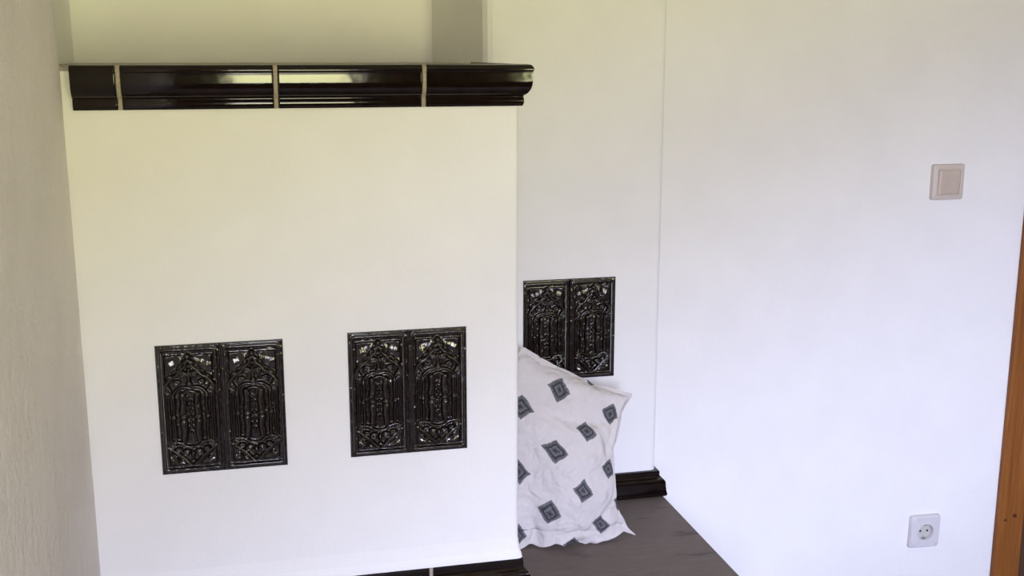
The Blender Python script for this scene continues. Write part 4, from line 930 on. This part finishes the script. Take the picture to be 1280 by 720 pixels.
def cushion():
    n = 44
    LH, RH, WT, WB, PIN = 0.50, 0.44, 0.38, 0.42, 0.02
    co = np.cumsum(np.array(PILLOW), axis=1).T / 4000.0
    org = np.array([0.0, -0.08, ZB - 0.6])                 # mesh origin at the cushion's foot
    co = co - org + np.array([0, 0, -0.0035])
    A = np.array([[0.0965, 0.0673], [0.0803, -0.0946]])
    Ai = np.linalg.inv(A)
    o0 = np.array([-0.0598, 0.0171])
    idx = {}
    uvs = []
    faces = []
    def vid(i, j, l):
        if i <= 1 or j <= 4 or i >= n - 1 or j >= n - 1:
            l = 0
        k = (i, j, l)
        if k not in idx:
            s, t = i / n, j / n
            idx[k] = len(uvs)
            rx = (s - .5) * (WT * t + WB * (1 - t) - PIN * math.sin(math.pi * t))
            rz = (t - .5) * (LH * (1 - s) + RH * s)
            uvs.append((np.array([rx, rz]) - o0) @ Ai)
        return idx[k]
    for l in (0, 1):
        for i in range(n):
            for j in range(n):
                f_ = [vid(i, j, l), vid(i + 1, j, l), vid(i + 1, j + 1, l), vid(i, j + 1, l)]
                if l == 1 and len(set(f_) & set(vid(a, b_, 0) for a in (i, i + 1) for b_ in (j, j + 1))) == 4:
                    continue
                faces.append(f_ if l == 0 else f_[::-1])
    for (i, j, l), k in idx.items():                       # crumpled hem resting on the bench
        if j <= 5:
            w_ = 1 - j / 6
            co[k, 1] -= w_ * (0.005 * math.sin(i * 0.41 + 0.4) + 0.0025 * math.sin(i * 1.05))
            co[k, 2] += w_ * (0.008 * max(0.0, math.sin(i * 0.31 + 2.2)) + 0.004 * max(0.0, math.sin(i * 0.83)))
    me = bpy.data.meshes.new('cushion')
    me.from_pydata(co.tolist(), [], faces)
    uvl = me.uv_layers.new(name='UVMap')
    for lp in me.loops:
        uvl.data[lp.index].uv = uvs[lp.vertex_index]
    o = link('cushion', me, FABRIC, None, True)
    o.location = (0.6 + org[0], 2.1 + org[1], 0.6 + org[2])
    md = o.modifiers.new('soft', 'SUBSURF')
    md.levels = 1
    md.render_levels = 2
    tx = bpy.data.textures.new('cloth_creases', 'CLOUDS')
    tx.noise_scale = 0.055
    tx.noise_depth = 2
    dm = o.modifiers.new('creases', 'DISPLACE')
    dm.texture = tx
    dm.strength = 0.012
    dm.mid_level = 0.55
    tag(o, 'white cotton cushion with dark grey square motifs propped on the bench below the rear tiles', 'cushion')
    return o
cushion()

# ------------------------------------------------------- switch and socket
def rbox_loops(w, h, prof, r, n=5):
    """rounded rectangle loops in the XZ plane; prof = [(shrink, y)]"""
    loops = []
    for s, y in prof:
        lp = []
        a, c = w / 2 - s, h / 2 - s
        rr = max(r - s, 0.0006)
        for cx_, cz_, t0 in ((a - rr, c - rr, 0), (-a + rr, c - rr, .5), (-a + rr, -c + rr, 1), (a - rr, -c + rr, 1.5)):
            for k in range(n + 1):
                t = (t0 + 0.5 * k / n) * math.pi
                lp.append((cx_ + rr * math.cos(t), y, cz_ + rr * math.sin(t)))
        loops.append(lp)
    return loops

sw = tag(empty('light_switch', (1.557, YB, 1.1135)), 'beige square rocker light switch high on the white wall', 'switch')
bm = bmesh.new()
loft(bm, rbox_loops(0.081, 0.081, [(0.0, -0.0005), (0.0, -0.008), (0.0015, -0.0105), (0.009, -0.0125), (0.010, -0.0120)], 0.005))
smooth_sharp(obj('switch_plate', bm, SWITCHP, sw), 0.6)
bm = bmesh.new()
loft(bm, rbox_loops(0.056, 0.058, [(0.0, -0.011), (0.0, -0.0145), (0.001, -0.0155), (0.005, -0.0170), (0.0056, -0.0171)], 0.003))
rk = smooth_sharp(obj('rocker', bm, ROCKERP, sw), 0.6)
rk.rotation_euler = (0.04, 0, 0)

so = tag(empty('power_socket', (1.569, YB, 0.259)), 'pale grey round-well power socket low on the white wall', 'socket')
NR = 64
def rr_radius(t, a, c, r):
    """distance from the middle of a rounded rectangle to its outline in direction t"""
    lo, hi = 0.0, 0.2
    for _ in range(40):
        m_ = (lo + hi) / 2
        qx_, qz_ = abs(m_ * math.cos(t)) - (a - r), abs(m_ * math.sin(t)) - (c - r)
        d_ = math.hypot(max(qx_, 0), max(qz_, 0)) + min(max(qx_, qz_), 0) - r
        lo, hi = (m_, hi) if d_ < 0 else (lo, m_)
    return lo
ANG = [2 * math.pi * (k + 0.5) / NR for k in range(NR)]
def outline(shrink, y, r):
    return [(R_ * math.cos(t), y, R_ * math.sin(t)) for t in ANG for R_ in [rr_radius(t, 0.040 - shrink, 0.041 - shrink, r)]]
def circle(r, y):
    return [(r * math.cos(t), y, r * math.sin(t)) for t in ANG]
bm = bmesh.new()
loft(bm, [outline(0.0, -0.0004, 0.005), outline(0.0, -0.008, 0.005), outline(0.0012, -0.0112, 0.005), outline(0.0035, -0.0130, 0.004),
          circle(0.0225, -0.0130), circle(0.0218, -0.0145), circle(0.0203, -0.0145), circle(0.0197, -0.0120), circle(0.0190, -0.0010)], caps=True)
smooth_sharp(obj('socket_plate', bm, SOCKETP, so), 0.6)
bm = bmesh.new()
add_cyl(bm, (0, -0.0011, 0), (0, -1, 0), 0.0186, 0.0040)
well = obj('socket_well', bm, SOCKETD, so)
bm = bmesh.new()
for sx_ in (-0.0095, 0.0095):
    add_cyl(bm, (sx_, -0.0050, 0), (0, -1, 0), 0.0028, 0.0004, 20)
obj('pin_hole', bm, HOLE, well)
for sz in (-1, 1):
    bm = bmesh.new()
    add_box(bm, (-0.003, -0.0115, sz * 0.0165 - 0.0012), (0.003, -0.002, sz * 0.0165 + 0.0012), 0.0006)
    obj('earth_contact', bm, METAL, well)
so.rotation_euler = (0, math.radians(1.5), 0)

# ------------------------------------------------------------------ daylight
w = bpy.data.worlds.new('daylight')
sc.world = w
w.use_nodes = True
nt = w.node_tree
bg = nt.nodes['Background']
tc = N(nt, 'ShaderNodeTexCoord')
sx = N(nt, 'ShaderNodeSeparateXYZ')
L(nt, tc.outputs['Generated'], sx.inputs[0])
mr = N(nt, 'ShaderNodeMapRange')
mr.inputs['From Min'].default_value = -0.5
mr.inputs['From Max'].default_value = 0.5
# added skyline tilt towards +X, so left walls get warmer light, right bluer
tilt = N(nt, 'ShaderNodeMath', operation='MULTIPLY_ADD', i_1=-0.40)
L(nt, sx.outputs['X'], tilt.inputs[0])
L(nt, sx.outputs['Z'], tilt.inputs[2])
L(nt, tilt.outputs[0], mr.inputs['Value'])
rp = N(nt, 'ShaderNodeValToRGB')
rp.color_ramp.interpolation = 'LINEAR'
STOPS = [(-0.4, (0.27, 0.26, 0.13)), (-0.06, (0.44, 0.43, 0.225)), (-0.01, (0.40, 0.385, 0.20)), (0.01, (0.115, 0.095, 0.09)), (0.12, (0.13, 0.11, 0.11)), (0.165, (0.73, 0.76, 1.0)), (0.45, (0.70, 0.76, 1.08))]
els = rp.color_ramp.elements
while len(els) < len(STOPS):
    els.new(0.5)
for e, (z, c) in zip(els, STOPS):
    e.position = z + 0.5
    e.color = (*c, 1)
L(nt, mr.outputs['Result'], rp.inputs['Fac'])
L(nt, rp.outputs['Color'], bg.inputs['Color'])
bg.inputs['Strength'].default_value = 74.0
try:
    w.cycles.sampling_method = 'AUTOMATIC'
except Exception:
    pass
for wx0, wx1 in WINDOWS:
    pl = bpy.data.lights.new('window_portal', 'AREA')
    pl.shape = 'RECTANGLE'
    pl.size, pl.size_y = wx1 - wx0, WZ1 - WZ0
    pl.cycles.is_portal = True
    po = bpy.data.objects.new('window_portal', pl)
    COL.objects.link(po)
    po.location = ((wx0 + wx1) / 2, YW - WT_ - 0.005, (WZ0 + WZ1) / 2)
    po.rotation_euler = (math.pi / 2, 0, 0)

# -------------------------------------------------------------------- camera
F_PX, PITCH, YAW = 1399.31, 0.206346616, 0.232919202
cam = bpy.data.cameras.new('camera')
cam.sensor_width = 36.0
cam.lens = F_PX * 36.0 / 1280.0
cam.clip_start = 0.02
co_ = bpy.data.objects.new('camera', cam)
COL.objects.link(co_)
co_.location = (0, 0, EYE)
co_.rotation_euler = (math.pi / 2 - PITCH, 0, -YAW)
sc.camera = co_

sc.view_settings.view_transform = 'Standard'
sc.view_settings.look = 'None'
sc.view_settings.exposure = 0.0
sc.view_settings.gamma = 1.0
sc.view_settings.use_curve_mapping = False
sc.cycles.use_denoising = True
sc.cycles.max_bounces = 10
sc.cycles.diffuse_bounces = 8
sc.cycles.caustics_reflective = False
